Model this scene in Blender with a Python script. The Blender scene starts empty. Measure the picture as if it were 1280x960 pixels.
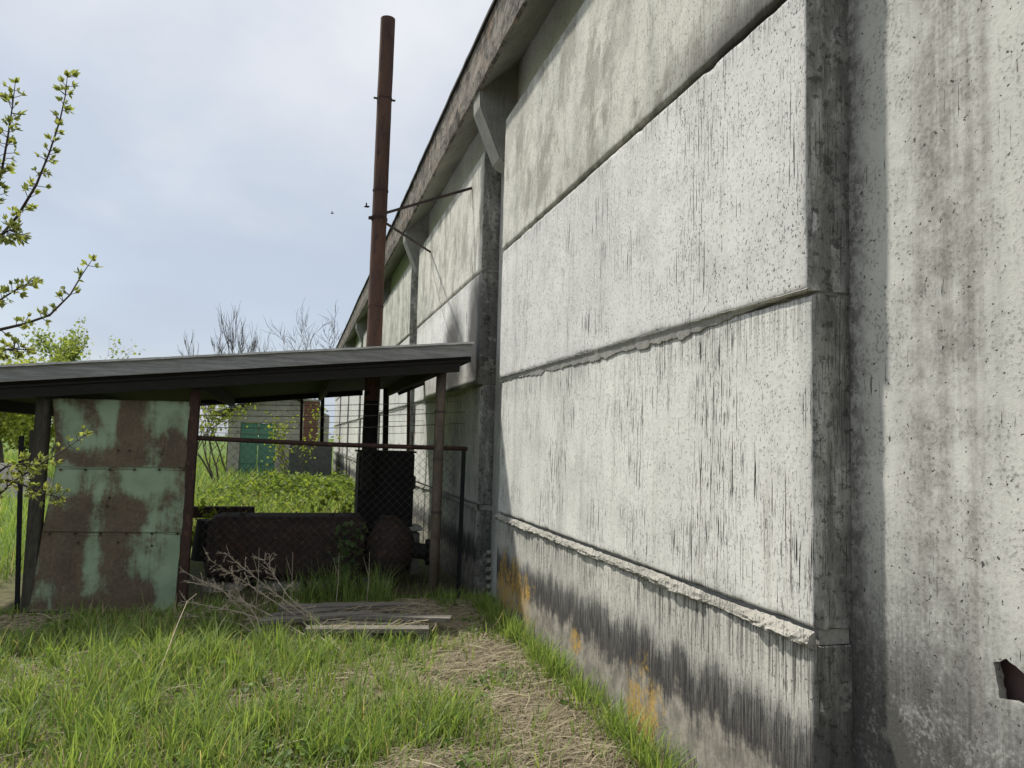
import bpy, bmesh, math, random
import numpy as np
from mathutils import Vector, Matrix, noise as mnoise

random.seed(7); rng = np.random.default_rng(7)
scene = bpy.context.scene
C = scene.collection
PI = math.pi

# ------------------------------------------------------------------ camera
EYE = 1.70
YAW, PITCH, ROLL, FPX = 0.27171, 0.07627, -0.02694, 961.0
def _axes():
    cy, sy, cp, sp = math.cos(YAW), math.sin(YAW), math.cos(PITCH), math.sin(PITCH)
    F = Vector((sy*cp, cy*cp, sp)); R0 = Vector((cy, -sy, 0)); U0 = R0.cross(F)
    cr, sr = math.cos(ROLL), math.sin(ROLL)
    return F, R0*cr - U0*sr, U0*cr + R0*sr
CF, CR, CU = _axes()
cam_data = bpy.data.cameras.new('camera'); cam = bpy.data.objects.new('camera', cam_data); C.objects.link(cam)
cam_data.sensor_width = 36.0; cam_data.lens = FPX/1280*36.0
cam_data.clip_start = 0.05; cam_data.clip_end = 3000
m = Matrix.Identity(4)
for i in range(3):
    m[i][0] = CR[i]; m[i][1] = CU[i]; m[i][2] = -CF[i]
m[0][3], m[1][3], m[2][3] = 0, 0, EYE
cam.matrix_world = m
scene.camera = cam
scene.render.resolution_x, scene.render.resolution_y = 1024, 768

def ray(px, py): return CF + CR*((px-640)/FPX) - CU*((py-480)/FPX)
def at(px, py, Y):
    d = ray(px, py); return Vector((0, 0, EYE)) + d*(Y/d.y)
def atx(px, py, X):
    d = ray(px, py); return Vector((0, 0, EYE)) + d*(X/d.x)
def atz(px, py, Z=0.0):
    d = ray(px, py); return Vector((0, 0, EYE)) + d*((Z-EYE)/d.z)

# ------------------------------------------------------------------ light
SUN_EL = math.radians(53); SUN_AZ = math.radians(-39.8)      # azimuth from +Y towards +X
sd = Vector((math.sin(SUN_AZ)*math.cos(SUN_EL), math.cos(SUN_AZ)*math.cos(SUN_EL), math.sin(SUN_EL)))
sl = bpy.data.lights.new('sun', 'SUN'); sl.energy = 3.7; sl.angle = math.radians(2.2); sl.color = (1.0, 0.955, 0.87)
sun = bpy.data.objects.new('sun', sl); C.objects.link(sun)
sun.rotation_euler = sd.to_track_quat('Z', 'Y').to_euler(); sun.location = (-10, 15, 20)
scene.view_settings.view_transform = 'Standard'; scene.view_settings.look = 'None'
scene.view_settings.exposure = 0.46; scene.view_settings.gamma = 1

# ------------------------------------------------------------------ node helpers
class NT:
    def __init__(s, tree): s.t = tree; s.n = tree.nodes; s.l = tree.links
    def node(s, typ, **kw):
        nd = s.n.new(typ)
        for k, v in kw.items(): setattr(nd, k, v)
        return nd
    def put(s, sock, v):
        if isinstance(v, W): s.l.new(v.s, sock)
        elif isinstance(v, bpy.types.NodeSocket): s.l.new(v, sock)
        elif v is not None:
            if isinstance(v, (tuple, list)) and len(v) == 3 and sock.type == 'RGBA': v = (*v, 1)
            sock.default_value = v
    def math(s, op, a, b=None, c=None, clamp=False):
        nd = s.node('ShaderNodeMath', operation=op, use_clamp=clamp)
        s.put(nd.inputs[0], a)
        if b is not None: s.put(nd.inputs[1], b)
        if c is not None: s.put(nd.inputs[2], c)
        return W(s, nd.outputs[0])
    def noise(s, vec, scale=1.0, detail=4.0, rough=0.55, dist=0.0):
        nd = s.node('ShaderNodeTexNoise'); s.put(nd.inputs['Vector'], vec)
        nd.inputs['Scale'].default_value = scale; nd.inputs['Detail'].default_value = detail
        nd.inputs['Roughness'].default_value = rough; nd.inputs['Distortion'].default_value = dist
        return W(s, nd.outputs[0])
    def voronoi(s, vec, scale=1.0, feature='F1'):
        nd = s.node('ShaderNodeTexVoronoi', feature=feature); s.put(nd.inputs['Vector'], vec)
        nd.inputs['Scale'].default_value = scale
        return W(s, nd.outputs[0])
    def vec(s, x, y, z):
        nd = s.node('ShaderNodeCombineXYZ')
        for i, v in enumerate((x, y, z)): s.put(nd.inputs[i], v)
        return W(s, nd.outputs[0])
    def sep(s, v):
        nd = s.node('ShaderNodeSeparateXYZ'); s.put(nd.inputs[0], v)
        return [W(s, o) for o in nd.outputs]
    def ss(s, a, b, x):
        nd = s.node('ShaderNodeMapRange', interpolation_type='SMOOTHSTEP', clamp=True)
        s.put(nd.inputs[0], x)
        if a < b: nd.inputs[1].default_value, nd.inputs[2].default_value = a, b
        else:
            nd.inputs[1].default_value, nd.inputs[2].default_value = b, a
            nd.inputs[3].default_value, nd.inputs[4].default_value = 1, 0
        return W(s, nd.outputs[0])
    def mix(s, f, a, b, mode='MIX'):
        nd = s.node('ShaderNodeMix', data_type='RGBA', blend_type=mode, clamp_factor=True)
        s.put(nd.inputs[0], f); s.put(nd.inputs[6], a); s.put(nd.inputs[7], b)
        return W(s, nd.outputs[2])
    def bump(s, h, strength=0.5, dist=0.01, normal=None):
        nd = s.node('ShaderNodeBump'); s.put(nd.inputs['Height'], h)
        nd.inputs['Strength'].default_value = strength; nd.inputs['Distance'].default_value = dist
        if normal is not None: s.put(nd.inputs['Normal'], normal)
        return W(s, nd.outputs[0])
class W:
    def __init__(s, nt, sock): s.nt = nt; s.s = sock
    def __add__(a, b): return a.nt.math('ADD', a, b)
    def __radd__(a, b): return a.nt.math('ADD', b, a)
    def __sub__(a, b): return a.nt.math('SUBTRACT', a, b)
    def __rsub__(a, b): return a.nt.math('SUBTRACT', b, a)
    def __mul__(a, b): return a.nt.math('MULTIPLY', a, b)
    def __rmul__(a, b): return a.nt.math('MULTIPLY', b, a)
def new_mat(name):
    mt = bpy.data.materials.new(name); mt.use_nodes = True
    nt = NT(mt.node_tree); nt.n.clear()
    out = nt.node('ShaderNodeOutputMaterial'); bs = nt.node('ShaderNodeBsdfPrincipled')
    nt.l.new(bs.outputs[0], out.inputs[0])
    nt.bs, nt.out = bs, out
    return mt, nt
def setb(nt, color=None, rough=None, normal=None, metal=None, spec=None):
    b = nt.bs.inputs
    if color is not None: nt.put(b['Base Color'], color)
    if rough is not None: nt.put(b['Roughness'], rough)
    if normal is not None: nt.put(b['Normal'], normal)
    if metal is not None: nt.put(b['Metallic'], metal)
    if spec is not None: nt.put(b['Specular IOR Level'], spec)

# ------------------------------------------------------------------ world: Nishita sky behind a veil of thin cloud
w = bpy.data.worlds.new('World'); scene.world = w; w.use_nodes = True
wt = NT(w.node_tree); wt.n.clear()
wo = wt.node('ShaderNodeOutputWorld'); bg = wt.node('ShaderNodeBackground'); wt.l.new(bg.outputs[0], wo.inputs[0])
sky = wt.node('ShaderNodeTexSky', sky_type='NISHITA'); sky.sun_disc = False
sky.sun_elevation = SUN_EL; sky.sun_rotation = SUN_AZ; sky.air_density = 1.0; sky.dust_density = 2.0
tc = wt.node('ShaderNodeTexCoord'); gx, gy, gz = wt.sep(tc.outputs['Generated'])
den = wt.math('MAXIMUM', gz, 0.0) + 0.22
cu, cv = wt.math('DIVIDE', gx, den), wt.math('DIVIDE', gy, den)
cvec = wt.vec(cu, cv, 0.0)
n1 = wt.noise(cvec, 0.7, 4, 0.45, 0.3); n2 = wt.noise(cvec, 1.9, 5, 0.5, 0.3)
hgt = wt.ss(0.02, 0.62, gz)
cover = wt.ss(0.22, 0.66, n1*0.75 + n2*0.25 + hgt*0.22)
bright = wt.ss(0.30, 1.0, (wt.noise(cvec, 1.0, 6, 0.55, 0.3)*2.2 - 0.8)*0.60 + wt.ss(-0.02, 0.62, gz)*0.55)
ccol = wt.mix(bright, (4.0, 4.55, 5.4), (6.5, 6.6, 6.85))
skyc = wt.mix(1.0, sky.outputs[0], (1.0, 1.0, 1.0), 'MULTIPLY')
wt.put(bg.inputs[0], wt.mix(cover*0.7 + 0.27, skyc, ccol)); bg.inputs[1].default_value = 0.1

# ------------------------------------------------------------------ object helpers
def tag(o, label=None, cat=None, group=None, kind=None):
    if label: o['label'] = label
    if cat: o['category'] = cat
    if group: o['group'] = group
    if kind: o['kind'] = kind
    return o
def thing(name, label, cat, loc=(0, 0, 0), group=None):
    o = bpy.data.objects.new(name, None); C.objects.link(o); o.location = loc; o.empty_display_size = 0.2
    return tag(o, label, cat, group)
def wloc(o):
    v = Vector((0, 0, 0))
    while o is not None: v = v + Vector(o.location); o = o.parent
    return v
class MB:
    def __init__(s): s.v = []; s.f = []
    def add(s, vs, fs):
        b = len(s.v); s.v += [tuple(v) for v in vs]; s.f += [tuple(b+i for i in f) for f in fs]; return s
    def box(s, c, size, rot=None, taper=1.0):
        hx, hy, hz = (d/2 for d in size); vs = []
        for z in (-1, 1):
            k = taper if z > 0 else 1
            for x, y in ((-1, -1), (1, -1), (1, 1), (-1, 1)): vs.append(Vector((x*hx*k, y*hy*k, z*hz)))
        if rot is not None: vs = [rot @ v for v in vs]
        c = Vector(c)
        return s.add([v+c for v in vs], [(3, 2, 1, 0), (4, 5, 6, 7), (0, 1, 5, 4), (1, 2, 6, 5), (2, 3, 7, 6), (3, 0, 4, 7)])
    def beam(s, a, b, wd, ht, up=(0, 0, 1)):
        a, b = Vector(a), Vector(b); d = (b-a); L = d.length; d.normalize()
        u = Vector(up); sde = d.cross(u).normalized(); u = sde.cross(d).normalized()
        vs = []
        for p in (a, b):
            for i, j in ((-1, -1), (1, -1), (1, 1), (-1, 1)): vs.append(p + sde*(i*wd/2) + u*(j*ht/2))
        return s.add(vs, [(0, 1, 2, 3), (7, 6, 5, 4), (4, 5, 1, 0), (5, 6, 2, 1), (6, 7, 3, 2), (7, 4, 0, 3)])
    def tube(s, pts, rad, n=8, caps=True):
        pts = [Vector(p) for p in pts]
        if not isinstance(rad, (list, tuple)): rad = [rad]*len(pts)
        vs = []; fs = []; prev = None
        for i, p in enumerate(pts):
            d = (pts[min(i+1, len(pts)-1)] - pts[max(i-1, 0)])
            d = d.normalized() if d.length > 1e-9 else Vector((0, 0, 1))
            if prev is None:
                a = Vector((1, 0, 0)) if abs(d.x) < .8 else Vector((0, 1, 0)); u = d.cross(a).normalized()
            else:
                u = prev - d*prev.dot(d); u = u.normalized() if u.length > 1e-6 else d.orthogonal().normalized()
            prev = u; q = d.cross(u)
            for k in range(n):
                t = 2*PI*k/n; vs.append(p + u*(math.cos(t)*rad[i]) + q*(math.sin(t)*rad[i]))
        for i in range(len(pts)-1):
            for k in range(n): fs.append((i*n+k, i*n+(k+1) % n, (i+1)*n+(k+1) % n, (i+1)*n+k))
        if caps:
            fs.append(tuple(range(n-1, -1, -1))); e = (len(pts)-1)*n; fs.append(tuple(e+k for k in range(n)))
        return s.add(vs, fs)
    def prism(s, poly, axis, d0, d1):
        # poly: list of 2D points; axis 'x','y','z' extruded from d0 to d1
        def p3(p, d):
            return {'x': (d, p[0], p[1]), 'y': (p[0], d, p[1]), 'z': (p[0], p[1], d)}[axis]
        n = len(poly); vs = [p3(p, d0) for p in poly] + [p3(p, d1) for p in poly]
        fs = [tuple(range(n-1, -1, -1)), tuple(range(n, 2*n))] + [(i, (i+1) % n, n+(i+1) % n, n+i) for i in range(n)]
        return s.add(vs, fs)
    def build(s, name, mat, parent=None, origin=None, smooth=False, bevel=0.0):
        o0 = Vector(origin) if origin is not None else (wloc(parent) if parent is not None else Vector((0, 0, 0)))
        me = bpy.data.meshes.new(name); me.from_pydata([Vector(v)-o0 for v in s.v], [], s.f)
        bm = bmesh.new(); bm.from_mesh(me); bmesh.ops.recalc_face_normals(bm, faces=bm.faces)
        if bevel: bmesh.ops.bevel(bm, geom=[e for e in bm.edges if len(e.link_faces) == 2 and e.calc_face_angle(0) > .6], offset=bevel, segments=2, affect='EDGES')
        bm.to_mesh(me); bm.free()
        if smooth: me.polygons.foreach_set('use_smooth', [True]*len(me.polygons))
        if mat: me.materials.append(mat)
        o = bpy.data.objects.new(name, me); C.objects.link(o)
        if parent is not None: o.parent = parent
        else: o.location = o0
        return o
def np_mesh(name, V, Q, mat, origin=(0, 0, 0), col=None, parent=None, smooth=False):
    me = bpy.data.meshes.new(name)
    V = np.asarray(V, np.float32) - np.asarray(origin, np.float32); Q = np.asarray(Q, np.int32)
    k = Q.shape[1]
    me.vertices.add(len(V)); me.vertices.foreach_set('co', V.ravel())
    me.loops.add(Q.size); me.loops.foreach_set('vertex_index', Q.ravel())
    me.polygons.add(len(Q)); me.polygons.foreach_set('loop_start', np.arange(0, Q.size, k, dtype=np.int32))
    if smooth: me.polygons.foreach_set('use_smooth', np.ones(len(Q), bool))
    me.update(calc_edges=True)
    if col is not None:
        a = me.color_attributes.new('tint', 'FLOAT_COLOR', 'POINT')
        cc = np.ones((len(V), 4), np.float32); cc[:, :3] = col; a.data.foreach_set('color', cc.ravel())
    me.materials.append(mat)
    o = bpy.data.objects.new(name, me); C.objects.link(o)
    if parent is not None: o.parent = parent
    else: o.location = origin
    return o
def nz(x, y, z=0.0): return mnoise.noise(Vector((x, y, z)))
def fbm(x, y, z=0.0): return nz(x, y, z)*.6 + nz(x*2.1, y*2.1, z+5)*.3 + nz(x*4.3, y*4.3, z+9)*.15

# ------------------------------------------------------------------ materials
def concrete(name, c1, c2, pit=0.6, speck=0.5, streak=0.4, foot=False, side=0.0, drip=None, mott=0.0, plo=0.0, dark_blobs=False, sill=False, warm=(.40, .385, .335)):
    mt, n = new_mat(name)
    g = n.node('ShaderNodeNewGeometry'); P = W(n, g.outputs['Position']); x, y, z = n.sep(P)
    nx, ny, nzz = n.sep(W(n, g.outputs['Normal']))
    t = y - x*1.3
    big = n.noise(P, .9, 4, .55); mid = n.noise(P, 4.5, 6, .6); fine = n.noise(P, 38, 5, .65)
    stv = n.vec(t*9, 0.0, z*.45); st = n.noise(stv, 1, 5, .6)
    fs = n.noise(n.vec(t*58, 3.0, z*1.6), 1, 4, .6)
    col = n.mix(n.ss(.32, .68, big*.55+mid*.45), c1, c2)
    if mott:
        mo = n.noise(n.vec(t*2.6, 9.0, z*1.1), 1, 8, .72, .15)*.7 + n.noise(n.vec(t*5+z*3, 2.0, z*4-t*2), 1, 5, .6)*.3
        col = n.mix(n.ss(.47, .58, mo)*mott, col, (.285, .275, .235))
        mo2 = n.noise(n.vec(t*1.1+z*.9, 5.0, z*1.0-t*.3), 1, 6, .7, .1)
        col = n.mix(n.ss(.50, .60, mo2)*mott*.6, col, (.34, .33, .29))
    col = n.mix(n.ss(.54, .74, st)*streak, col, warm)
    col = n.mix(n.ss(.5, .8, n.noise(n.vec(t*4, 1.0, z*.2), 1, 3, .5))*streak*.8, col, (.27, .27, .255))
    # grit
    col = n.mix(n.ss(.52, .70, fine)*.5, col, (.24, .24, .23))
    col = n.mix(n.ss(.50, .66, n.noise(P, 2.2, 7, .7))*.28, col, (.33, .325, .30))
    col = n.mix(n.ss(.55, .72, n.noise(P, 15, 6, .7))*.4, col, (.30, .30, .285))
    # vertical elongated pits
    region = n.ss(.38, .62, n.noise(n.vec(t*1.6, 7.0, z*.9), 1, 3, .5))
    pv = n.noise(n.vec(t*84, 0.0, z*2.9), 1, 4, .62)
    bias = (region-.5)*.07
    pits = n.ss(.585+plo, .625+plo, pv + bias)
    pv2 = n.noise(n.vec(t*100, 2.0, z*9.0), 1, 4, .6)
    pits2 = n.ss(.60+plo, .65+plo, pv2 + bias)
    sp = n.ss(.61, .67, n.noise(n.vec(t*95, x*95, z*60), 1, 3, .5) + (mid-.5)*.12)
    dark = n.math('MAXIMUM', n.math('MAXIMUM', pits*pit, pits2*pit*.85), sp*speck, clamp=True)
    col = n.mix(dark, col, (.022, .021, .02))
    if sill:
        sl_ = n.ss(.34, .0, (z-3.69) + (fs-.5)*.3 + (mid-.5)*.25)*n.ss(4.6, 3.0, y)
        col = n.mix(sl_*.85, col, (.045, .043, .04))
    if dark_blobs:  # two soft dark blobs on the second bay
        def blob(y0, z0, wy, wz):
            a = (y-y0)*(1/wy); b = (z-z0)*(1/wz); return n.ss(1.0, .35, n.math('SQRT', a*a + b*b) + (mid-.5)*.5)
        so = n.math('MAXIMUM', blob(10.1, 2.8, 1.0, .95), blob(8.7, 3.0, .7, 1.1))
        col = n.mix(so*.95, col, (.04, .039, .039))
    if drip:                                    # dark runs hanging from an edge at height drip[0], reaching drip[1] down
        top, ln, k = drip
        reach = n.ss(top-ln, top, z + (fs-.5)*ln*.9 + (st-.5)*ln*.8)
        col = n.mix(reach*n.ss(.45, .58, fs*.55 + n.noise(n.vec(t*140, 8.0, z*3), 1, 3, .6)*.45)*k*n.ss(.36, .56, n.noise(n.vec(t*.75, 6.0, 0.0), 1, 2, .5)+.06), col, (.06, .058, .055))
    if foot:
        jag = (fs-.5)*.20 + (st-.5)*.36 + (mid-.5)*.30 + (fine-.5)*.1
        zz = z + jag
        grey = n.mix(n.ss(.35, .62, n.noise(P, 9, 6, .65)), (.33, .305, .26), (.19, .175, .15))
        col = n.mix(n.ss(.62, .40, zz), col, grey)
        fsb = n.ss(.40, .60, n.noise(n.vec(t*130, 5.0, z*5), 1, 4, .6))
        band = n.ss(.30, .42, zz)*n.ss(.72, .54, zz)*(fsb*.3+.7)*n.ss(.26, .44, big*.5+mid*.5+.06)
        col = n.mix(band*.97, col, (.026, .025, .029))
        low = n.ss(.16, -.02, zz)*.7
        col = n.mix(low, col, (.09, .088, .07))
        # orange lichen
        ln_ = n.noise(n.vec(t*6, 4.0, z*4.2), 1, 6, .68)
        def lich(y0, z0, wy, wz):
            a = (y-y0)*(1/wy); b = (z-z0)*(1/wz); return n.ss(1.05, .45, n.math('SQRT', a*a + b*b) + (ln_-.5)*3.0 + (fine-.5)*.8)
        on = lich(4.16, .12, .26, .33)
        for q in ((6.85, .32, .62, .30), (7.3, .22, .25, .42), (5.3, .30, .14, .10)): on = n.math('MAXIMUM', on, lich(*q))
        on = on*n.ss(.36, .52, n.noise(n.vec(t*16, 2.0, z*6), 1, 6, .7) + (big-.5)*.3)
        col = n.mix(on*(.55+.42*n.ss(.40, .6, n.noise(P, 26, 5, .7))), col, n.mix(n.ss(.42, .58, fine), (.52, .32, .05), (.33, .225, .08)))
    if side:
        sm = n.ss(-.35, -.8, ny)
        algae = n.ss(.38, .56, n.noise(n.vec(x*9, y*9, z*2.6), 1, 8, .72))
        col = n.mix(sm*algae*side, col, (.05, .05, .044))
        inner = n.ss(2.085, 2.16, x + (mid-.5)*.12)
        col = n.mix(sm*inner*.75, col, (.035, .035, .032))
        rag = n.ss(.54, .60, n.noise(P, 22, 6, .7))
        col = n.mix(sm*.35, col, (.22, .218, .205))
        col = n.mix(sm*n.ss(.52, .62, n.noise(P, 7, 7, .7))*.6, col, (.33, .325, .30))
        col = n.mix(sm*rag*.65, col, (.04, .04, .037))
    hh = fine*.35 + mid*.25 - dark*1.2 + fs*.15
    setb(n, col, .92, n.bump(hh, .55, .012), spec=.25)
    return mt
M = {}
M['row1'] = concrete('concrete_plinth', (.60, .59, .53), (.47, .46, .415), pit=.9, speck=.7, streak=.55, plo=.004, foot=True, side=.72, drip=(1.02, .55, .8))
M['row2'] = concrete('concrete_pitted', (.70, .695, .655), (.595, .59, .555), pit=1.0, speck=.6, streak=.5, plo=.004, side=.72, drip=(2.33, .30, .5))
M['row3'] = concrete('concrete_pale', (.675, .67, .645), (.56, .56, .54), pit=.9, speck=.75, streak=.45, plo=.022, side=.72, drip=(3.72, .20, .6), dark_blobs=True)
M['row4'] = concrete('concrete_smooth', (.60, .59, .53), (.50, .495, .45), pit=.35, speck=.5, streak=.6, side=.72, mott=.95, plo=.03, sill=True)
M['recess'] = concrete('concrete_column', (.52, .52, .47), (.40, .405, .38), pit=.7, speck=.75, streak=.75, foot=False, drip=None, warm=(.22, .215, .195))
M['upper'] = concrete('concrete_upper', (.62, .64, .65), (.52, .54, .55), pit=.5, speck=.7, streak=.2, plo=.03)
M['soffit'] = concrete('concrete_soffit', (.40, .385, .32), (.26, .25, .215), pit=.3, speck=.4, streak=.3)
M['bracket'] = concrete('concrete_bracket', (.30, .30, .275), (.20, .20, .185), pit=.3, speck=.5, streak=.3)
M['mortar'] = concrete('mortar', (.40, .39, .36), (.27, .265, .245), pit=.3, speck=.4, streak=.3)
M['ledge'] = concrete('ledge_mortar', (.40, .385, .34), (.25, .24, .21), pit=.5, speck=.9, streak=.3)
M['recess_low'] = concrete('concrete_stained', (.30, .30, .28), (.17, .17, .16), pit=.8, speck=.6, streak=.5)

def mat_fascia():
    mt, n = new_mat('crumbled_concrete')
    g = n.node('ShaderNodeNewGeometry'); P = W(n, g.outputs['Position'])
    a = n.noise(P, 3.2, 7, .7, .8); b = n.noise(P, 14, 6, .7); v = n.voronoi(P, 16)
    col = n.mix(n.ss(.42, .58, a), (.20, .18, .155), (.07, .062, .055))
    col = n.mix(n.ss(.54, .66, b), col, (.05, .045, .04))
    col = n.mix(n.ss(.56, .66, n.noise(P, 5, 5, .6))*.5, col, (.30, .20, .14))
    setb(n, col, .95, n.bump(a*.6+b*.5+v*.3, .9, .03), spec=.2); return mt
M['fascia'] = mat_fascia()

def simple(name, c1, c2, scale=6, rough=.85, bump=.3, bd=.004, spots=None, stretch=(1, 1, 1), metal=0.0, spec=.3, lo=.35, hi=.65):
    mt, n = new_mat(name)
    g = n.node('ShaderNodeNewGeometry'); x, y, z = n.sep(W(n, g.outputs['Position']))
    P = n.vec(x*stretch[0], y*stretch[1], z*stretch[2])
    a = n.noise(P, scale, 6, .62, .2); b = n.noise(P, scale*6, 5, .65)
    col = n.mix(n.ss(lo, hi, a*.65+b*.35), c1, c2)
    if spots: col = n.mix(n.ss(.56, .68, n.noise(P, scale*2.3, 5, .6)), col, spots)
    setb(n, col, rough, n.bump(a*.4+b, bump, bd), metal, spec); return mt
M['wood_grey'] = simple('weathered_wood', (.33, .33, .335), (.18, .18, .18), 5, .9, .5, .004, (.18, .18, .165), (.6, 6, 9))
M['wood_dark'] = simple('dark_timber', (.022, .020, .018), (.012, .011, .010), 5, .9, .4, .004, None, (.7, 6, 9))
M['wood_post'] = simple('mossy_timber', (.075, .068, .055), (.03, .027, .023), 6, .95, .6, .006, (.07, .075, .045), (7, 7, .8))
M['plank'] = simple('old_plank', (.235, .215, .185), (.105, .095, .08), 4, .92, .5, .004, (.09, .08, .07), (1.2, 16, 16))
M['rust'] = simple('rust', (.062, .034, .027), (.034, .022, .019), 9, .88, .5, .003, (.10, .05, .032), (1, 1, .5))
M['rust_pipe'] = simple('rust_pipe', (.105, .056, .039), (.058, .034, .027), 6, .85, .5, .003, (.045, .028, .024), (1, 1, .3))
M['rust_dark'] = simple('dark_rust', (.050, .034, .030), (.026, .020, .018), 7, .85, .5, .004, (.10, .055, .036))
M['iron'] = simple('sooty_iron', (.012, .012, .013), (.006, .006, .007), 7, .75, .4, .003)
M['pipe_grey'] = simple('flaking_pipe', (.15, .12, .09), (.075, .058, .046), 9, .85, .5, .003, (.10, .06, .04), (1, 1, .6))
M['roof_sheet'] = simple('roofing_felt', (.55, .55, .54), (.36, .36, .35), 5, .92, .5, .004)
M['bitumen'] = simple('bitumen_felt', (.02, .02, .02), (.035, .034, .032), 5, .9, .4, .004)
M['wire'] = simple('galvanised_wire', (.10, .085, .075), (.045, .035, .03), 20, .7, .1, .001, None, metal=.3)
M['block'] = simple('old_block', (.34, .33, .29), (.2, .2, .17), 7, .95, .5, .006, (.12, .13, .08))
M['white_block'] = simple('lit_slab', (.62, .61, .57), (.45, .44, .4), 7, .95, .4, .005)  # concrete slab, its lit look put into the pale colour
M['yellow'] = simple('yellow_paint', (.50, .38, .06), (.35, .26, .05), 12, .7, .2, .002)
M['box_grey'] = simple('grey_enamel', (.07, .075, .08), (.045, .048, .05), 8, .6, .2, .002)
M['hole'] = simple('rusty_void', (.16, .105, .095), (.12, .08, .075), 5, .9, .4, .004)
M['render_grey'] = simple('grey_render', (.42, .40, .35), (.31, .295, .26), 3, .95, .4, .006, (.15, .145, .13))
M['slate'] = simple('dark_slate', (.10, .105, .11), (.06, .06, .065), 8, .85, .4, .004)
M['teal'] = simple('teal_paint', (.12, .27, .20), (.09, .20, .15), 3, .8, .2, .003, (.15, .30, .23), (3, 3, .6))
M['bark'] = simple('bark', (.14, .12, .10), (.07, .06, .05), 14, .95, .7, .006, None, (1, 1, .3))
M['twig'] = simple('twig_bark', (.07, .055, .045), (.04, .032, .028), 14, .9, .4, .002)
M['weed'] = simple('dry_stalk', (.46, .39, .30), (.30, .25, .19), 10, .9, .3, .001)
M['paint_mark'] = simple('black_paint', (.02, .02, .02), (.045, .045, .04), 60, .8, .1, .001)
M['bank'] = simple('grey_earth', (.16, .155, .14), (.10, .098, .09), 3, .97, .6, .02)
M['bird'] = simple('dark_feather', (.02, .02, .022), (.03, .03, .03), 30, .7, .1, .001)

def mat_brick():
    mt, n = new_mat('red_brick'); g = n.node('ShaderNodeNewGeometry'); x, y, z = n.sep(W(n, g.outputs['Position']))
    b = n.node('ShaderNodeTexBrick'); n.put(b.inputs['Vector'], n.vec(x+y, z, 0.0)); b.inputs['Scale'].default_value = 4
    b.inputs['Color1'].default_value = (.19, .075, .05, 1); b.inputs['Color2'].default_value = (.13, .055, .04, 1); b.inputs['Mortar'].default_value = (.2, .18, .16, 1)
    b.inputs['Mortar Size'].default_value = .012
    setb(n, n.mix(n.noise(n.vec(x, y, z), 5, 4)*.5, W(n, b.outputs[0]), (.1, .05, .035)), .9); return mt
M['brick'] = mat_brick()

def mat_sheet():
    mt, n = new_mat('rusted_green_sheet'); g = n.node('ShaderNodeNewGeometry'); P = W(n, g.outputs['Position']); x, y, z = n.sep(P)
    wob = n.noise(P, 3.0, 5, .6)
    a = n.noise(n.vec(x*2.3+4.3, y, z*1.35+1.7), 1.35, 6, .6, .5)
    s = n.noise(n.vec(x*30, 0.0, z*1.4), 1, 5, .6); f = n.noise(P, 34, 5, .65)
    at_ = n.node('ShaderNodeAttribute'); at_.attribute_name = 'tint'; pr, pg, pb = n.sep(W(n, at_.outputs['Color']))
    mask = (a-.5)*.55 + (wob-.5)*.25 + pr + (s-.5)*.12 + (f-.5)*.10
    # rust collects along the lower lap of each sheet
    seam1 = n.ss(.30, .0, n.math('ABSOLUTE', z - 1.40))*n.ss(.0, .06, 1.56-z); seam3 = n.ss(.34, .05, z - .02)
    mask = mask + seam1*.04 - .022
    rust = n.ss(.455, .53, mask)
    edge = n.ss(.40, .50, mask)
    paint = n.mix(n.ss(.4, .65, wob), (.27, .355, .245), (.21, .29, .195))
    paint = n.mix(edge*.65, paint, (.13, .125, .075))
    paint = n.mix(n.ss(.62, .70, n.noise(n.vec(x*60, 2.0, z*2.2), 1, 4, .6))*n.ss(.5, .62, n.noise(n.vec(x*5, 1.0, z*1.2), 1, 2))*.7, paint, (.42, .42, .36))
    rc = n.mix(n.ss(.35, .65, f*.5+wob*.5), (.15, .115, .078), (.088, .068, .050))
    rc = n.mix(n.ss(.55, .7, s)*.5, rc, (.21, .145, .08))
    setb(n, n.mix(rust, paint, rc), n.math('ADD', rust*.3, .55), n.bump(rust*.5+f*.5, .35, .003), spec=.35); return mt
M['sheet'] = mat_sheet()

def mat_leaf(name, hue=(1, 1, 1), trans=.45, rough=.55):
    mt, n = new_mat(name); a = n.node('ShaderNodeAttribute'); a.attribute_name = 'tint'
    c = n.mix(1.0, W(n, a.outputs['Color']), hue, 'MULTIPLY')
    setb(n, c, rough, spec=.3)
    tr = n.node('ShaderNodeBsdfTranslucent'); n.put(tr.inputs[0], n.mix(1.0, c, (1.25, 1.2, .7), 'MULTIPLY'))
    mx = n.node('ShaderNodeMixShader'); mx.inputs[0].default_value = trans
    n.l.new(n.bs.outputs[0], mx.inputs[1]); n.l.new(tr.outputs[0], mx.inputs[2]); n.l.new(mx.outputs[0], n.out.inputs[0]); return mt
M['grass'] = mat_leaf('grass_blade'); M['leaf'] = mat_leaf('leaf', trans=.5); M['straw'] = mat_leaf('straw', trans=.2, rough=.8)

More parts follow.
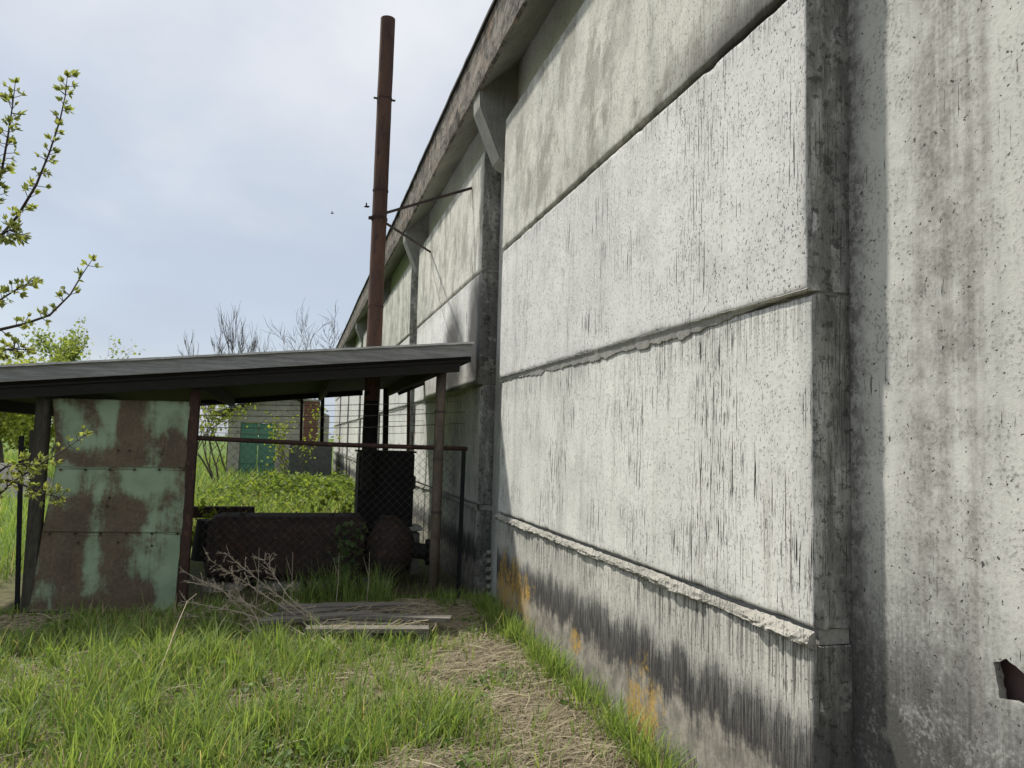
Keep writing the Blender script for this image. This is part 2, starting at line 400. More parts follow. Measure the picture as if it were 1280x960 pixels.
def mat_ground():
    mt, n = new_mat('turf'); g = n.node('ShaderNodeNewGeometry'); P = W(n, g.outputs['Position']); x, y, z = n.sep(P)
    a = n.noise(P, .8, 6, .6); b = n.noise(P, 7, 6, .65); c = n.noise(P, 45, 4, .6)
    soil = n.mix(c, (.055, .042, .03), (.12, .10, .07))
    thatch = n.mix(n.ss(.35, .65, b*.5+c*.5), (.10, .095, .05), (.23, .20, .125))
    far = n.mix(n.ss(.35, .65, a*.5+b*.5), (.075, .13, .025), (.12, .17, .04))
    col = n.mix(n.ss(.4, .6, b), thatch, soil)
    col = n.mix(n.ss(7.5, 14, y), col, far)
    setb(n, col, .97, n.bump(b*.6+c*.5, .8, .03), spec=.15); return mt
M['ground'] = mat_ground()

# ------------------------------------------------------------------ ground
def ground_h(x, y):
    # gentle unevenness near the camera, flat further off
    k = max(0.0, 1 - math.hypot(x+0.5, y-6)/9)
    return fbm(x*.7, y*.7, 1.3)*.07*k
def make_ground():
    xs = sorted(set([-900, -400, -150, -60, -30, -18] + [round(-12+i*.3, 3) for i in range(51)] + [4, 8, 16, 40, 120, 400, 900]))
    ys = sorted(set([-300, -80, -20, -6, -2] + [round(i*.3, 3) for i in range(48)] + [16, 19, 24, 32, 45, 70, 120, 250, 500, 1500]))
    V = [(x, y, ground_h(x, y)) for y in ys for x in xs]; nx_ = len(xs)
    Q = [(j*nx_+i, j*nx_+i+1, (j+1)*nx_+i+1, (j+1)*nx_+i) for j in range(len(ys)-1) for i in range(nx_-1)]
    o = np_mesh('ground', V, Q, M['ground'], smooth=True); tag(o, kind='structure'); return o
make_ground()

# ------------------------------------------------------------------ warehouse wall
X0, XR, BAY, YA, PL = 2.0, 2.17, 5.85, 2.65, 4.93
ZL, Z2, Z1, ZT, ZS = .98, 2.33, 3.68, 5.08, 5.88        # ledge, joints, panel top, soffit at wall
ROWX = {1: 2.0, 2: 2.0, 3: 1.972, 4: 1.964}
ROWZ = {1: (-.25, .93), 2: (1.0, 2.338), 3: (2.352, 3.664), 4: (3.688, ZT)}
wh = thing('warehouse', 'long weathered concrete panel warehouse with bracketed eaves', 'warehouse', (XR+.2, YA, 0))
def panel(y0, y1, z0, z1, X, back, res, rad=.018, chip=.012, seed=0.0):
    ny, nz_ = max(4, int((y1-y0)/res)), max(4, int((z1-z0)/res))
    def spaced(a, b, n):
        e = [0, .15*rad, .5*rad, rad, 2*rad]
        return [a+q for q in e] + list(np.linspace(a+3*rad, b-3*rad, n)) + [b-q for q in reversed(e)]
    ys, zs = spaced(y0, y1, ny), spaced(z0, z1, nz_)
    mb = MB(); V = []
    for k, z in enumerate(zs):
        for j, y in enumerate(ys):
            d = min(y-y0, y1-y, z-z0, z1-z)
            c = max(0.0, fbm(y*7+seed, z*7, 2.0) + .12*nz(y*40, z*40, seed))
            r = rad*(1+1.2*c)
            x = X + fbm(y*.9+seed, z*.9, .5)*.008 + nz(y*14, z*14, seed)*.0012
            if d < r: x += (r - math.sqrt(max(0, r*r-(r-d)**2))) + chip*c*(1-d/r)*2
            yy, zz = y, z
            if j == 0: yy += chip*.6*max(-.3, fbm(z*9, seed, 3))
            if j == len(ys)-1: yy -= chip*.6*max(-.3, fbm(z*9, seed+4, 3))
            if k == 0: zz += chip*.6*max(-.3, fbm(y*8, seed+8, 3))
            if k == len(zs)-1: zz -= chip*.6*max(-.3, fbm(y*8, seed+12, 3))
            V.append((x, yy, zz))
    nY, nZ = len(ys), len(zs)
    F = [(k*nY+j, k*nY+j+1, (k+1)*nY+j+1, (k+1)*nY+j) for k in range(nZ-1) for j in range(nY-1)]
    rim = [j for j in range(nY)] + [k*nY+nY-1 for k in range(1, nZ)] + [(nZ-1)*nY+j for j in range(nY-2, -1, -1)] + [k*nY for k in range(nZ-2, 0, -1)]
    # side walls in steps so the returns stay rough
    steps = [X + (back-X)*q for q in (.12, .25, .4, .55, .75, 1.0)]; prev = rim
    for si, xb in enumerate(steps):
        cur = []
        for i in rim:
            v = V[i]; b = len(V)
            inw = .010*max(-.4, fbm(v[1]*11+si*1.3, v[2]*5, seed)) + .006*nz(si*.9, v[2]*21, seed) - (.012 if si in (1, 4) else 0)
            yy = v[1] + (inw if v[1] < (y0+y1)/2 else -inw)
            V.append((xb, yy, v[2])); cur.append(b)
        L = len(rim)
        for q in range(L): F.append((prev[q], prev[(q+1) % L], cur[(q+1) % L], cur[q]))
        prev = cur
    return mb.add(V, F)
NB = 7
for b in range(-1, NB):
    y0 = YA + b*BAY; y1 = y0 + PL
    if b == -1: y1 -= .12; y0 = y1 - 1.6
    res = .045 if b == 0 else (.12 if b == 1 else .4)
    for r in (1, 2, 3, 4):
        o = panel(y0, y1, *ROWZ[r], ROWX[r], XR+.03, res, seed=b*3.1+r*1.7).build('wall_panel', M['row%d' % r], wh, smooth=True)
    # bedding mortar: ragged bevel under the third row and a crumbling ledge over the plinth
    n_ = int((y1-y0)/(.016 if b == 0 else .12)); V = []; F = []
    for i in range(n_+1):
        y = y0 + .004 + (y1-y0-.008)*i/n_; u = (y-y0)/PL
        tap = min(1, max(0.05, (u-.02)/.16))*(.62+.38*math.sin(min(1, u*1.15)*PI)**.6 if u*1.15 < 1 else .62)
        dip = (.066 + .018*fbm(y*2.3, 7.7) + .012*nz(y*11, 3.3) + .009*nz(y*33, 1.3) + (.012 if nz(y*5.3, 2.2) > .12 else 0))*tap
        zt = 2.362 + .004*nz(y*14, 8); zb = zt - max(.008, dip)
        V += [(1.98, y, zt), (1.9735, y, zt-.004), (1.986+.004*nz(y*9, 1), y, (zt+zb)/2+.01), (1.9925+.002*nz(y*17, 2), y, zb+.004), (1.9965, y, zb), (2.03, y, zb-.001)]
    for i in range(n_):
        for q in range(5): F.append((i*6+q, i*6+q+1, i*6+6+q+1, i*6+6+q))
    MB().add(V, F).build('joint_mortar', M['mortar'], wh, smooth=False)
    for zf in (.965, 2.345, 3.673):
        MB().box(((2.02+XR)/2+.01, (y0+y1)/2, zf), (XR-2.02, y1-y0-.02, .06)).build('joint_filling', M['mortar'], wh)
    V = []; F = []; K = 9
    for i in range(n_+1):
        y = y0 - .004 + (y1-y0+.008)*i/n_
        th = .7 + .55*fbm(y*1.7, 2.2) + .25*nz(y*7, 4.4); th = max(.3, min(1.1, th + (.28 if nz(y*2.1, 9.3) > .05 else -.12) + (.15 if nz(y*5.7, 3.1) > .2 else 0)))
        drop = .012*fbm(y*1.3, 6.2) + .007*nz(y*9, 1.1)
        prof_ = ((0, .034), (.010, .030), (.024, .014), (.036, -.006), (.040, -.020), (.034, -.032), (.022, -.040), (.008, -.046), (-.01, -.05))
        for q, (o_, h_) in enumerate(prof_):
            ch_ = 1 + .5*nz(y*11, q*.9, 4) + .35*nz(y*37, q*1.7, 2)
            V.append((2.0 - max(-.01, o_*th*ch_*.85), y, ZL - .018 + drop*.6 + h_*(.50+.32*th) + .005*nz(y*29, q*2.1)))
    for i in range(n_):
        for q in range(K-1): F.append((i*K+q, i*K+q+1, i*K+K+q+1, i*K+K+q))
    F += [tuple(range(K)), tuple(n_*K+q for q in range(K-1, -1, -1))]
    MB().add(V, F).build('ledge', M['ledge'], wh, smooth=False)

yend = YA + (NB-1)*BAY + PL
# backing wall behind the panels with the hole knocked in the near column face
def backing():
    P0 = [atx(x, y, XR) for x, y in ((1242, 828), (1258, 824), (1270, 833), (1284, 845), (1296, 858), (1292, 884), (1282, 886), (1268, 876), (1250, 873), (1246, 852))]
    bm = bmesh.new()
    def loop(pts): 
        vs = [bm.verts.new(p) for p in pts]; return [bm.edges.new((vs[i], vs[(i+1) % len(vs)])) for i in range(len(vs))], vs
    hp = []
    for i, p in enumerate(P0):
        q = P0[(i+1) % len(P0)]
        for k in range(4):
            s = p.lerp(q, k/4); hp.append(Vector((XR, s.y + .004*nz(s.y*60, s.z*60), s.z + .005*nz(s.z*70, s.y*50, 4))))
    out = [Vector((XR, YA-.95, -.3)), Vector((XR, YA+.05, -.3)), Vector((XR, YA+.05, ZS+.1)), Vector((XR, YA-.95, ZS+.1))]
    e1, v1 = loop(out); e2, v2 = loop(hp)
    bmesh.ops.triangle_fill(bm, use_beauty=True, use_dissolve=False, edges=e1+e2)
    ctr = sum(hp, Vector())/len(hp)
    ins = []
    for i, v in enumerate(hp):
        ins.append(bm.verts.new((XR+.035+.01*nz(i*.9, 3), *(v.lerp(ctr, -.10 + .10*nz(i*.5, 1)).yz))))
    L = len(v2)
    for i in range(L): bm.faces.new((v2[i], v2[(i+1) % L], ins[(i+1) % L], ins[i]))
    o0 = wloc(wh); bmesh.ops.translate(bm, verts=bm.verts, vec=-o0)
    bmesh.ops.recalc_face_normals(bm, faces=bm.faces)
    me = bpy.data.meshes.new('column_face'); bm.to_mesh(me); bm.free(); me.materials.append(M['colface'])
    o = bpy.data.objects.new('column_face', me); C.objects.link(o); o.parent = wh
    MB().box((XR+.085, ctr.y-.02, ctr.z), (.02, .5, .5)).build('hole_lining', M['hole'], wh)
def mat_colface():
    mt, n = new_mat('column_concrete')
    g = n.node('ShaderNodeNewGeometry'); P = W(n, g.outputs['Position']); x, y, z = n.sep(P)
    t = y
    big = n.noise(P, 1.3, 4); mid = n.noise(P, 6, 6, .62); fine = n.noise(P, 60, 5, .65); gr = n.noise(P, 170, 3, .6)
    st = n.noise(n.vec(t*13, 0.0, z*.5), 1, 5, .6); fs = n.noise(n.vec(t*75, 1.0, z*2), 1, 5, .6)
    col = n.mix(n.ss(.3, .7, big*.4+mid*.3+st*.3), (.565, .562, .525), (.43, .428, .40))
    # broad grey-brown run-off between the arris and the clean strip
    run = n.ss(.30, .04, n.math('ABSOLUTE', y - 2.18 + (st-.5)*.25 + (z-2)*.015))*n.ss(.35, .62, st*.6+mid*.4)
    col = n.mix(run*(.45+.5*n.ss(.36, .58, fine*.6+n.noise(P, 24, 6, .7)*.4)), col, n.mix(n.ss(.35, .65, fine), (.10, .095, .085), (.26, .245, .215)))
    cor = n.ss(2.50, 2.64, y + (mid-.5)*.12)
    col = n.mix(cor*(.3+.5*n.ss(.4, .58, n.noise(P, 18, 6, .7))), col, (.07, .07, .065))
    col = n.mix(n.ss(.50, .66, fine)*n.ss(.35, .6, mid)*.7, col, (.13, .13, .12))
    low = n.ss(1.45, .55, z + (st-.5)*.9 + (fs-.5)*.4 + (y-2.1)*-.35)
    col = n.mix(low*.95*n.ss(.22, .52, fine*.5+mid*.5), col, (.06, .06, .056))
    pv = n.ss(.63, .68, n.noise(n.vec(t*62, 0.0, z*4.2), 1, 5, .62))*n.ss(.42, .6, n.noise(P, 2.6, 3))
    pd = n.ss(.665, .71, n.noise(P, 55, 3, .5))
    dk = n.math('MAXIMUM', pv, pd*.85)
    col = n.mix(dk, col, (.03, .03, .028))
    white = n.ss(.69, .74, gr)*low
    col = n.mix(white*.8, col, (.5, .5, .47))
    setb(n, col, .93, n.bump(fine*.35+mid*.3-dk*1.3+gr*.1, .6, .010), spec=.2); return mt
M['colface'] = mat_colface()
backing()
MB().box((XR+.11, (YA+.05+yend)/2, (ZS-.2)/2), (.22-.0, yend-YA-.05, ZS+.4)).build('backing_wall', M['recess'], wh)
MB().box((XR+.11, YA-.95-2.0, (ZS-.2)/2), (.22, 4.0, ZS+.4)).build('backing_wall', M['recess'], wh)
# strip of wall above the panels
MB().box((XR-.004, (YA-4+yend)/2, (ZT+.02+ZS+.14)/2), (.02, yend-YA+4, ZS+.12-ZT)).build('upper_wall', M['upper'], wh)
# gable end and roof slopes (roof falls towards the eaves)
EX, EZ = 1.71, 5.47                                     # lower outer edge of the eaves slab
depth = 9.0
def eave():
    n_ = 260; ya, yb = -4.0, yend+.5; V = []; F = []
    for i in range(n_+1):
        y = ya + (yb-ya)*i/n_; sag = .035*nz(y*.23, 4.2) + .012*nz(y*1.9, 2.2)
        j = .016*fbm(y*3.1, 1) + .012*nz(y*13, 6)
        V += [(2.30, y, ZS+.08), (EX+.03, y, EZ+sag), (EX+j, y, EZ+.02+sag), (EX-.012+j, y, EZ+.19+sag+j), (EX+.008-j*.6, y, EZ+.37+sag), (EX-.005+j*.5, y, EZ+.55+sag), (EX+.02, y, EZ+.58+sag)]
    Q = 7
    for i in range(n_):
        for q in range(1, Q-1): F.append((i*Q+q, i*Q+q+1, i*Q+Q+q+1, i*Q+Q+q))
    MB().add(V, F).build('fascia', M['fascia'], wh, smooth=False)
    F2 = [(i*Q, i*Q+1, i*Q+Q+1, i*Q+Q) for i in range(n_)]
    MB().add(V, F2).build('soffit', M['soffit'], wh)
    V = []; F = []
    for i in range(n_+1):
        y = ya + (yb-ya)*i/n_; sag = .035*nz(y*.23, 4.2) + .012*nz(y*1.9, 2.2); k = .012*nz(y*5, 9)
        V += [(EX-.035+k, y, EZ+.56+sag+k), (EX-.035+k, y, EZ+.595+sag+k), (EX+depth, y, EZ+.60+depth*.42), (EX+depth, y, EZ+.54+depth*.42)]
    for i in range(n_):
        for q in range(3): F.append((i*4+q, i*4+q+1, i*4+5+q, i*4+4+q))
        F.append((i*4+3, i*4, i*4+4, i*4+7))
    F += [(0, 1, 2, 3), (n_*4+3, n_*4+2, n_*4+1, n_*4)]
    MB().add(V, F).build('roof', M['bitumen'], wh)
eave()
MB().prism([(XR+.22, -.3), (EX+depth, -.3), (EX+depth, EZ+.5+depth*.42), (XR+.22, ZS+.2)], 'y', yend-.25, yend-.02).build('end_wall', M['recess'], wh)
# brackets on the columns
for b in range(-1, NB-1):
    yc = YA + b*BAY + PL + .40
    pts = [(XR+.01, 4.72), (XR-.03, 4.66), (1.98, 4.74), (EX+.03, 5.30), (EX+.02, 5.52), (2.08, 5.80), (XR+.01, 5.86)]
    mbk = MB().prism(pts, 'y', yc-.17, yc+.17)
    mbk.build('eaves_bracket', M['bracket'], wh, bevel=.02)
# black handwriting on the end of the second run of panels
def strokes():
    YP = YA + BAY - .006
    def P(u, v): p = at(590+u/12, 380+v/12, YP); return Vector((min(max(p.x, 2.012), 2.162), YP, p.z))
    S = [[(112, 62), (128, 90), (165, 102)], [(128, 90), (112, 104)], [(110, 182), (190, 180), (262, 190), (262, 238), (178, 240)], [(205, 214), (262, 214)],
         [(180, 318), (178, 295), (200, 283), (230, 290), (250, 326)], [(178, 436), (196, 450), (212, 436), (216, 410), (238, 404), (250, 430), (275, 434)],
         [(182, 532), (184, 512), (204, 502), (228, 516), (244, 556)], [(165, 795), (190, 785), (210, 812), (232, 812), (236, 845), (205, 845), (200, 815), (172, 850), (160, 825), (165, 795)]]
    for s in S:
        mb = MB()
        for a, b in zip(s, s[1:]): mb.beam(P(*a), P(*b), .006, .011, up=(0, 1, .01))
        mb.build('handwriting', M['paint_mark'], wh)
strokes()
# crumbled chips exposed at the foot of the second column
for i in range(6):
    p = atx(611.5-i*.15, 692+i*10.5, XR-.02)
    MB().box((XR-.03, p.y, p.z), (.05, .085, .05), Matrix.Rotation(-.55+.1*nz(i, 2), 3, 'X')).build('mortar_chip', M['block'], wh, bevel=.004)

# ------------------------------------------------------------------ chimney
ch0 = at(463, 560, 9.78)
ch = thing('chimney_pipe', 'tall rusty brown steel flue pipe rising through the shed roof', 'chimney', (ch0.x, ch0.y, 0))
cb, ct = Vector((ch0.x, 9.78, 1.25)), at(485, 24, 9.78)
cb = at(460, 600, 9.78)
def lerp(t): return cb.lerp(ct, t)
k0 = .165
MB().tube([lerp(-.02), lerp(k0+.02)], .094, 20).build('sooty_shaded_flue', M['iron'], ch)  # sooty below the roof, with the shed's shade put into its black
n_ = 30; MB().tube([lerp(k0 + (1-k0)*i/n_) + Vector((.006*nz(i*.4, 1), .006*nz(i*.4, 7), 0)) for i in range(n_+1)], .095, 20, True).build('flue', M['rust_pipe'], ch, smooth=False)
for py in (128, 245, 390):
    k = (600-py)/(600-24.0); d = (ct-cb).normalized(); p = lerp(k)
    MB().tube([p - d*.012, p + d*.012], .101, 20).build('weld_band', M['rust'], ch)
p = lerp((600-128)/576.0); MB().box(p, (.28, .02, .02)).build('lug', M['rust'], ch)
ck = lerp((600-281)/576.0)
c2 = MB(); c2.tube([ck - Vector((0, 0, .015)), ck + Vector((0, 0, .015))], .105, 20); c2.box(ck + Vector((-.115, -.03, 0)), (.05, .05, .03)); c2.build('clamp', M['rust_dark'], ch)
MB().beam(ck + Vector((-.12, -.05, 0)), atx(590, 235, X0-.04), .018, .03).build('stay_rod', M['rust_dark'], ch)
MB().beam(ck + Vector((.08, .05, -.02)), atx(538, 315, X0-.04), .018, .03).build('stay_rod', M['rust_dark'], ch)
cp = atx(590, 236, X0-.042)
MB().tube([cp, atx(590.5, 300, X0-.02), atx(591, 350, X0-.045)], .0025, 5).build('loose_wire', M['wire'], ch)
cp = atx(537, 316, X0-.05)
MB().tube([cp, atx(543, 350, X0-.06), atx(556, 400, X0-.06), atx(566, 432, X0-.06)], .003, 5).build('loose_wire', M['wire'], ch)

# ------------------------------------------------------------------ lean-to shed
YF = 8.3
shed = thing('lean_to_shed', 'dark timber lean-to shed with sheet metal front leaning against the warehouse', 'shed', (-.4, 9.2, 0))
def rz(x, y): return 2.322 + .110*(x+0.4)      # underside of the roof deck
RX0, RX1, RY0, RY1 = -3.6, 1.79, 8.05, 12.6
def slab(x0, x1, y0, y1, z0, z1, mat, name):
    vs = [(x, y, rz(x, y)+z) for z in (z0, z1) for x, y in ((x0, y0), (x1, y0), (x1, y1), (x0, y1))]
    return MB().add(vs, [(3, 2, 1, 0), (4, 5, 6, 7), (0, 1, 5, 4), (1, 2, 6, 5), (2, 3, 7, 6), (3, 0, 4, 7)]).build(name, mat, shed)
n_ = 12
for i in range(n_):                                        # deck boards seen from below
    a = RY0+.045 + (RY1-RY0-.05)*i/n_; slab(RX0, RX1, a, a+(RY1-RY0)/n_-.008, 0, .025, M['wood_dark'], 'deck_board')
slab(RX0-.02, RX1+.01, RY0-.02, RY1+.03, .19, .205, M['roof_sheet'], 'roof_sheet')
V = []; F = []; nn = 160
for i in range(nn+1):
    xx = RX0 + (RX1+.01-RX0)*i/nn; dr = .016 + .016*abs(fbm(xx*3, 4.1)) + .007*nz(xx*14, 2)
    zt = rz(xx, RY0)+.209+.003*nz(xx*6, 8)
    V += [(xx, RY0+.3, zt+.001), (xx, RY0-.026-.006*nz(xx*4, 3), zt+.002), (xx, RY0-.027-.005*nz(xx*9, 5), zt-dr), (xx, RY0-.021, zt-dr)]
for i in range(nn):
    for q in range(3): F.append((i*4+q, i*4+q+1, i*4+5+q, i*4+4+q))
MB().add(V, F).build('felt_edge', M['roof_sheet'], shed)
slab(RX0, RX1, RY0, RY0+.035, .055, .187, M['wood_grey'], 'fascia_board')
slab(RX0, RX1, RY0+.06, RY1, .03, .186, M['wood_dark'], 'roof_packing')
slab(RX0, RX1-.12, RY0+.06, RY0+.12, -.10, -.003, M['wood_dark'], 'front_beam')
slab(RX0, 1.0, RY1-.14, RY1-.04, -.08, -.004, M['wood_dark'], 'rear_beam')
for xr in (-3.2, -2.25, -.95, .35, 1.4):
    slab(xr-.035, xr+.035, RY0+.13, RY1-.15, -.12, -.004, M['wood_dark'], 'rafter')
# posts
def post(px, yb, yt, pxb, wd, mat, Y=YF, name='post', dy=.0):
    a, b = at(pxb, yb, Y), at(px, yt, Y); a.z = -.2
    return MB().beam(a, b, wd, wd, up=(0, 1, 0)).build(name, mat, shed, bevel=.008)
post(57, 765, 480, 36, .115, M['wood_post'])
post(246, 755, 470, 227, .095, M['rust'])
post(240, 755, 505, 222, .03, M['rust_dark'], YF-.02)
a, b = at(541, 752, YF), at(552, 462, YF); a.z = -.1
MB().tube([a, a.lerp(b, .33), a.lerp(b, .66), b], .056, 16).build('pipe_post', M['pipe_grey'], shed, smooth=True)
MB().tube([b + Vector((0, -.05, .03)), b + Vector((0, .07, .03))], .045, 12).build('pipe_collar', M['rust_dark'], shed)
for k in (.40, .62, .82): 
    q = a.lerp(b, k); MB().tube([q-Vector((0, 0, .012)), q+Vector((0, 0, .012))], .060, 14).build('wire_tie', M['wire'], shed)
a, b = at(572, 752, YF), at(580, 560, YF); a.z = -.1
MB().beam(a, b, .04, .04, (0, 1, 0)).build('angle_post', M['iron'], shed)
# rear uprights
for px, top, bot, wd, mt, Y in ((404, 470, 556, .055, 'iron', 12.4), (378, 470, 556, .04, 'rust', 12.4), (483, 470, 590, .085, 'iron', 12.35), (511, 470, 650, .045, 'rust', 12.4)):
    MB().beam(at(px, top, Y), at(px-2, bot, Y), wd, wd, (0, 1, 0)).build('rear_upright', M[mt], shed)
MB().beam(at(498, 492, 12.4), at(532, 478, 12.4), .06, .14, (0, 1, 0)).build('knee_brace', M['wood_dark'], shed)
# front rail, wires, mesh
ra, rb = at(236, 547, YF), at(584, 561, YF)
MB().tube([ra, ra.lerp(rb, .5)-Vector((0, 0, .012)), rb], .024, 10).build('rail', M['rust'], shed, smooth=True)
for y1_, y2_, yy in ((505, 507, YF), (519, 521, YF), (534, 535, YF)):
    a, b = at(248, y1_, yy), at(582, y2_-6, yy)
    mbw = MB(); mbw.tube([a.lerp(b, i/10)-Vector((0, 0, .03*math.sin(i/10*PI))) for i in range(11)], .004, 5)
    mbw.build('wire_strand', M['wire'], shed)
for y1_, y2_, yy in ((508, 512, 12.4), (524, 526, 12.4), (538, 541, 12.4)):
    a, b = at(180, y1_, yy), at(530, y2_, yy)
    MB().tube([a.lerp(b, i/10)-Vector((0, 0, .04*math.sin(i/10*PI))) for i in range(11)], .004, 5).build('wire_strand', M['wire'], shed)
def chain_link():
    V = []; F = []; mb = MB(); xa, xb, za, zb = -.86, 1.70, .08, 1.66; s = .088
    def seg(p, q):
        mb.beam(p, q, .0028, .0028, (0, 1, .01))
    k = -int((zb-za)/s)-1
    while xa + k*s < xb:
        for sg in (1, -1):
            x0 = xa + k*s if sg > 0 else xa + k*s + (zb-za)
            # clip the diagonal to the frame
            t0, t1 = 0.0, zb-za
            lo = (xa-x0)*sg if sg > 0 else (x0-xb); hi = (xb-x0)*sg if sg > 0 else (x0-xa)
            t0, t1 = max(t0, lo), min(t1, hi)
            if t1 - t0 < .05: continue
            n = max(1, int((t1-t0)/.3))
            pts = [Vector((x0+sg*t, YF+.004*sg+.02*nz((x0+sg*t)*1.5, t*1.5, 3), za+t + .008*nz(x0*3+t, 8))) for t in np.linspace(t0, t1, n+1)]
            for p, q in zip(pts, pts[1:]): seg(p, q)
        k += 1
    mb.build('chain_link_mesh', M['wire'], shed)
chain_link()
# three rusted green sheets closing the left bay
def sheet(tl, tr, br, bl, Y, pat, name='metal_sheet'):
    A = [at(*p, Y) for p in (tl, tr, br, bl)]; n1_, n2_ = 60, 30; V = []; F = []; col = []
    for j in range(n2_+1):
        for i in range(n1_+1):
            p = A[0].lerp(A[1], i/n1_).lerp(A[3].lerp(A[2], i/n1_), j/n2_)
            bend = .016*fbm(p.x*2.1, p.z*2.1, Y*30) + .009*nz(p.x*5, p.z*5, 2)
            if j == n2_: bend -= .012
            V.append((p.x, Y+bend, p.z))
            u, v = i/n1_, j/n2_; r_ = .54
            for u0, u1, v0, v1, amt in pat:
                k_ = 1/(1+math.exp(-(u-u0)/.03))/(1+math.exp((u-u1)/.03))/(1+math.exp(-(v-v0)/.05))/(1+math.exp((v-v1)/.05)); r_ = r_*(1-k_) + amt*k_
            col.append((r_, r_, r_))
    b0 = len(V); V += [(v[0], v[1]+.004, v[2]) for v in V[:b0]]
    k = n1_+1
    for j in range(n2_):
        for i in range(n1_):
            q = (j*k+i, j*k+i+1, (j+1)*k+i+1, (j+1)*k+i); F.append(q); F.append(tuple(b0+x for x in reversed(q)))
    rim = list(range(k)) + [j*k+n1_ for j in range(1, n2_+1)] + [n2_*k+i for i in range(n1_-1, -1, -1)] + [j*k for j in range(n2_-1, 0, -1)]
    for q in range(len(rim)): F.append((rim[q], rim[(q+1) % len(rim)], b0+rim[(q+1) % len(rim)], b0+rim[q]))
    me_o = np_mesh(name, V, F, M['sheet'], wloc(shed), col+col, parent=shed, smooth=False); return me_o
sheet((66, 498), (239, 502), (234, 588), (72, 586), YF-.035, [(.04, .26, .05, .75, .42), (.33, .45, .0, .65, .40), (.47, .62, -.1, 1.1, .62), (.64, 1.1, .0, .6, .42), (.80, 1.1, .62, 1.1, .60), (.10, .46, .72, 1.1, .60), (.66, .78, .6, 1.1, .45)])
sheet((70, 583), (234, 584), (227, 668), (52, 668), YF-.045, [(.0, 1.1, -.1, .16, .44), (.30, .47, .2, .95, .42), (.0, .30, .4, 1.1, .60), (.47, .74, .42, 1.0, .61), (.52, .95, .05, .4, .40), (.76, 1.1, .35, .9, .47), (.05, .28, .1, .38, .52)])
sheet((53, 664), (226, 665), (218, 764), (36, 764), YF-.055, [(.0, .30, -.1, .62, .61), (.31, .44, .12, .9, .41), (.44, .76, -.1, .5, .60), (.60, .87, .2, .62, .42), (.50, .86, .66, 1.1, .62), (.87, 1.1, -.1, 1.1, .38), (.14, .26, .6, .86, .42), (.0, .5, .9, 1.1, .6)])
MB().beam(at(40, 766, YF), at(222, 766, YF), .10, .06).build('sill', M['block'], shed)
RV = []
for py, x0_, x1_ in ((584, 76, 230), (664, 62, 222)):
    for i in range(6):
        p = at(x0_+(x1_-x0_)*i/5, py+3, YF-.055); RV.append((p, .012))
for px, py in ((134, 632), (148, 563), (162, 563), (137, 622), (98, 678), (148, 678), (190, 682), (202, 568)):
    p = at(px, py, YF-.05); RV.append((p, .011))
for p, r in RV: MB().tube([p, p+Vector((0, -.013, 0))], r, 8).build('rivet', M['rust_dark'], shed)
MB().box(at(203, 562, YF-.05), (.015, .012, .06)).build('latch', M['pipe_grey'], shed)
# rear post stubs left of the shed
st = thing('leaning_stake', 'thin dark stake standing beside the left corner post of the shed', 'stake', tuple(atz(22, 762)))
MB().beam(Vector(atz(22, 762)) - Vector((0, 0, .1)), at(27, 545, atz(22, 762).y), .035, .035, (0, 1, 0)).build('shaft', M['iron'], st)
MB().beam(at(40, 600, 8.35), at(41, 538, 8.35), .05, .03, (0, 1, 0)).build('board', M['wood_post'], st)

# ------------------------------------------------------------------ things inside the shed
# rusty tank
ta, tb = at(258, 690, 9.2), at(452, 690, 9.2); cz = ta.z
tank = thing('rusty_tank', 'long dark rusty steel tank lying across the shed on blocks', 'tank', ((ta.x+tb.x)/2, 9.4, 0))
def rrect(cy_, cz_, hy, hz, r, n=6):
    pts = []
    for sy, sz, a0 in ((1, 1, 0), (-1, 1, PI/2), (-1, -1, PI), (1, -1, 3*PI/2)):
        for i in range(n+1):
            a = a0 + PI/2*i/n; pts.append((cy_+sy*(hy-r)+r*math.cos(a), cz_+sz*(hz-r)+r*math.sin(a)))
    return pts
tz0, tz1 = at(300, 728, 9.0).z, at(300, 648, 9.0).z
mid_z, hz = (tz0+tz1)/2, (tz1-tz0)/2
mb = MB(); xs = [ta.x-.03, ta.x+.02] + list(np.linspace(ta.x+.1, tb.x-.02, 10)) + [tb.x+.04]
sc = [.55, .9] + [1]*10 + [.8]; rings = []
for x, s in zip(xs, sc): rings.append([(x, y, z) for y, z in rrect(9.42, mid_z, .42*s, hz*s, .16*s)])
V = [p for r in rings for p in r]; K = len(rings[0])
F = [(i*K+q, i*K+(q+1) % K, (i+1)*K+(q+1) % K, (i+1)*K+q) for i in range(len(rings)-1) for q in range(K)] + [tuple(range(K-1, -1, -1)), tuple((len(rings)-1)*K+q for q in range(K))]
mb.add(V, F).build('shell', M['rust_dark'], tank, smooth=True)
for xx in (ta.x+.18, (ta.x+tb.x)/2+.1, tb.x-.12):
    ring = [(y, z) for y, z in rrect(9.42, mid_z, .424, hz+.004, .163)]
    MB().prism(ring, 'x', xx-.008, xx+.008).build('weld_seam', M['rust'], tank)
for xx in (ta.x+.35, tb.x-.35):
    MB().tube([Vector((xx, 9.35, tz1-.01)), Vector((xx, 9.35, tz1+.025))], .03, 10).build('filler_cap', M['rust'], tank)
fl = at(291, 693, 8.985)
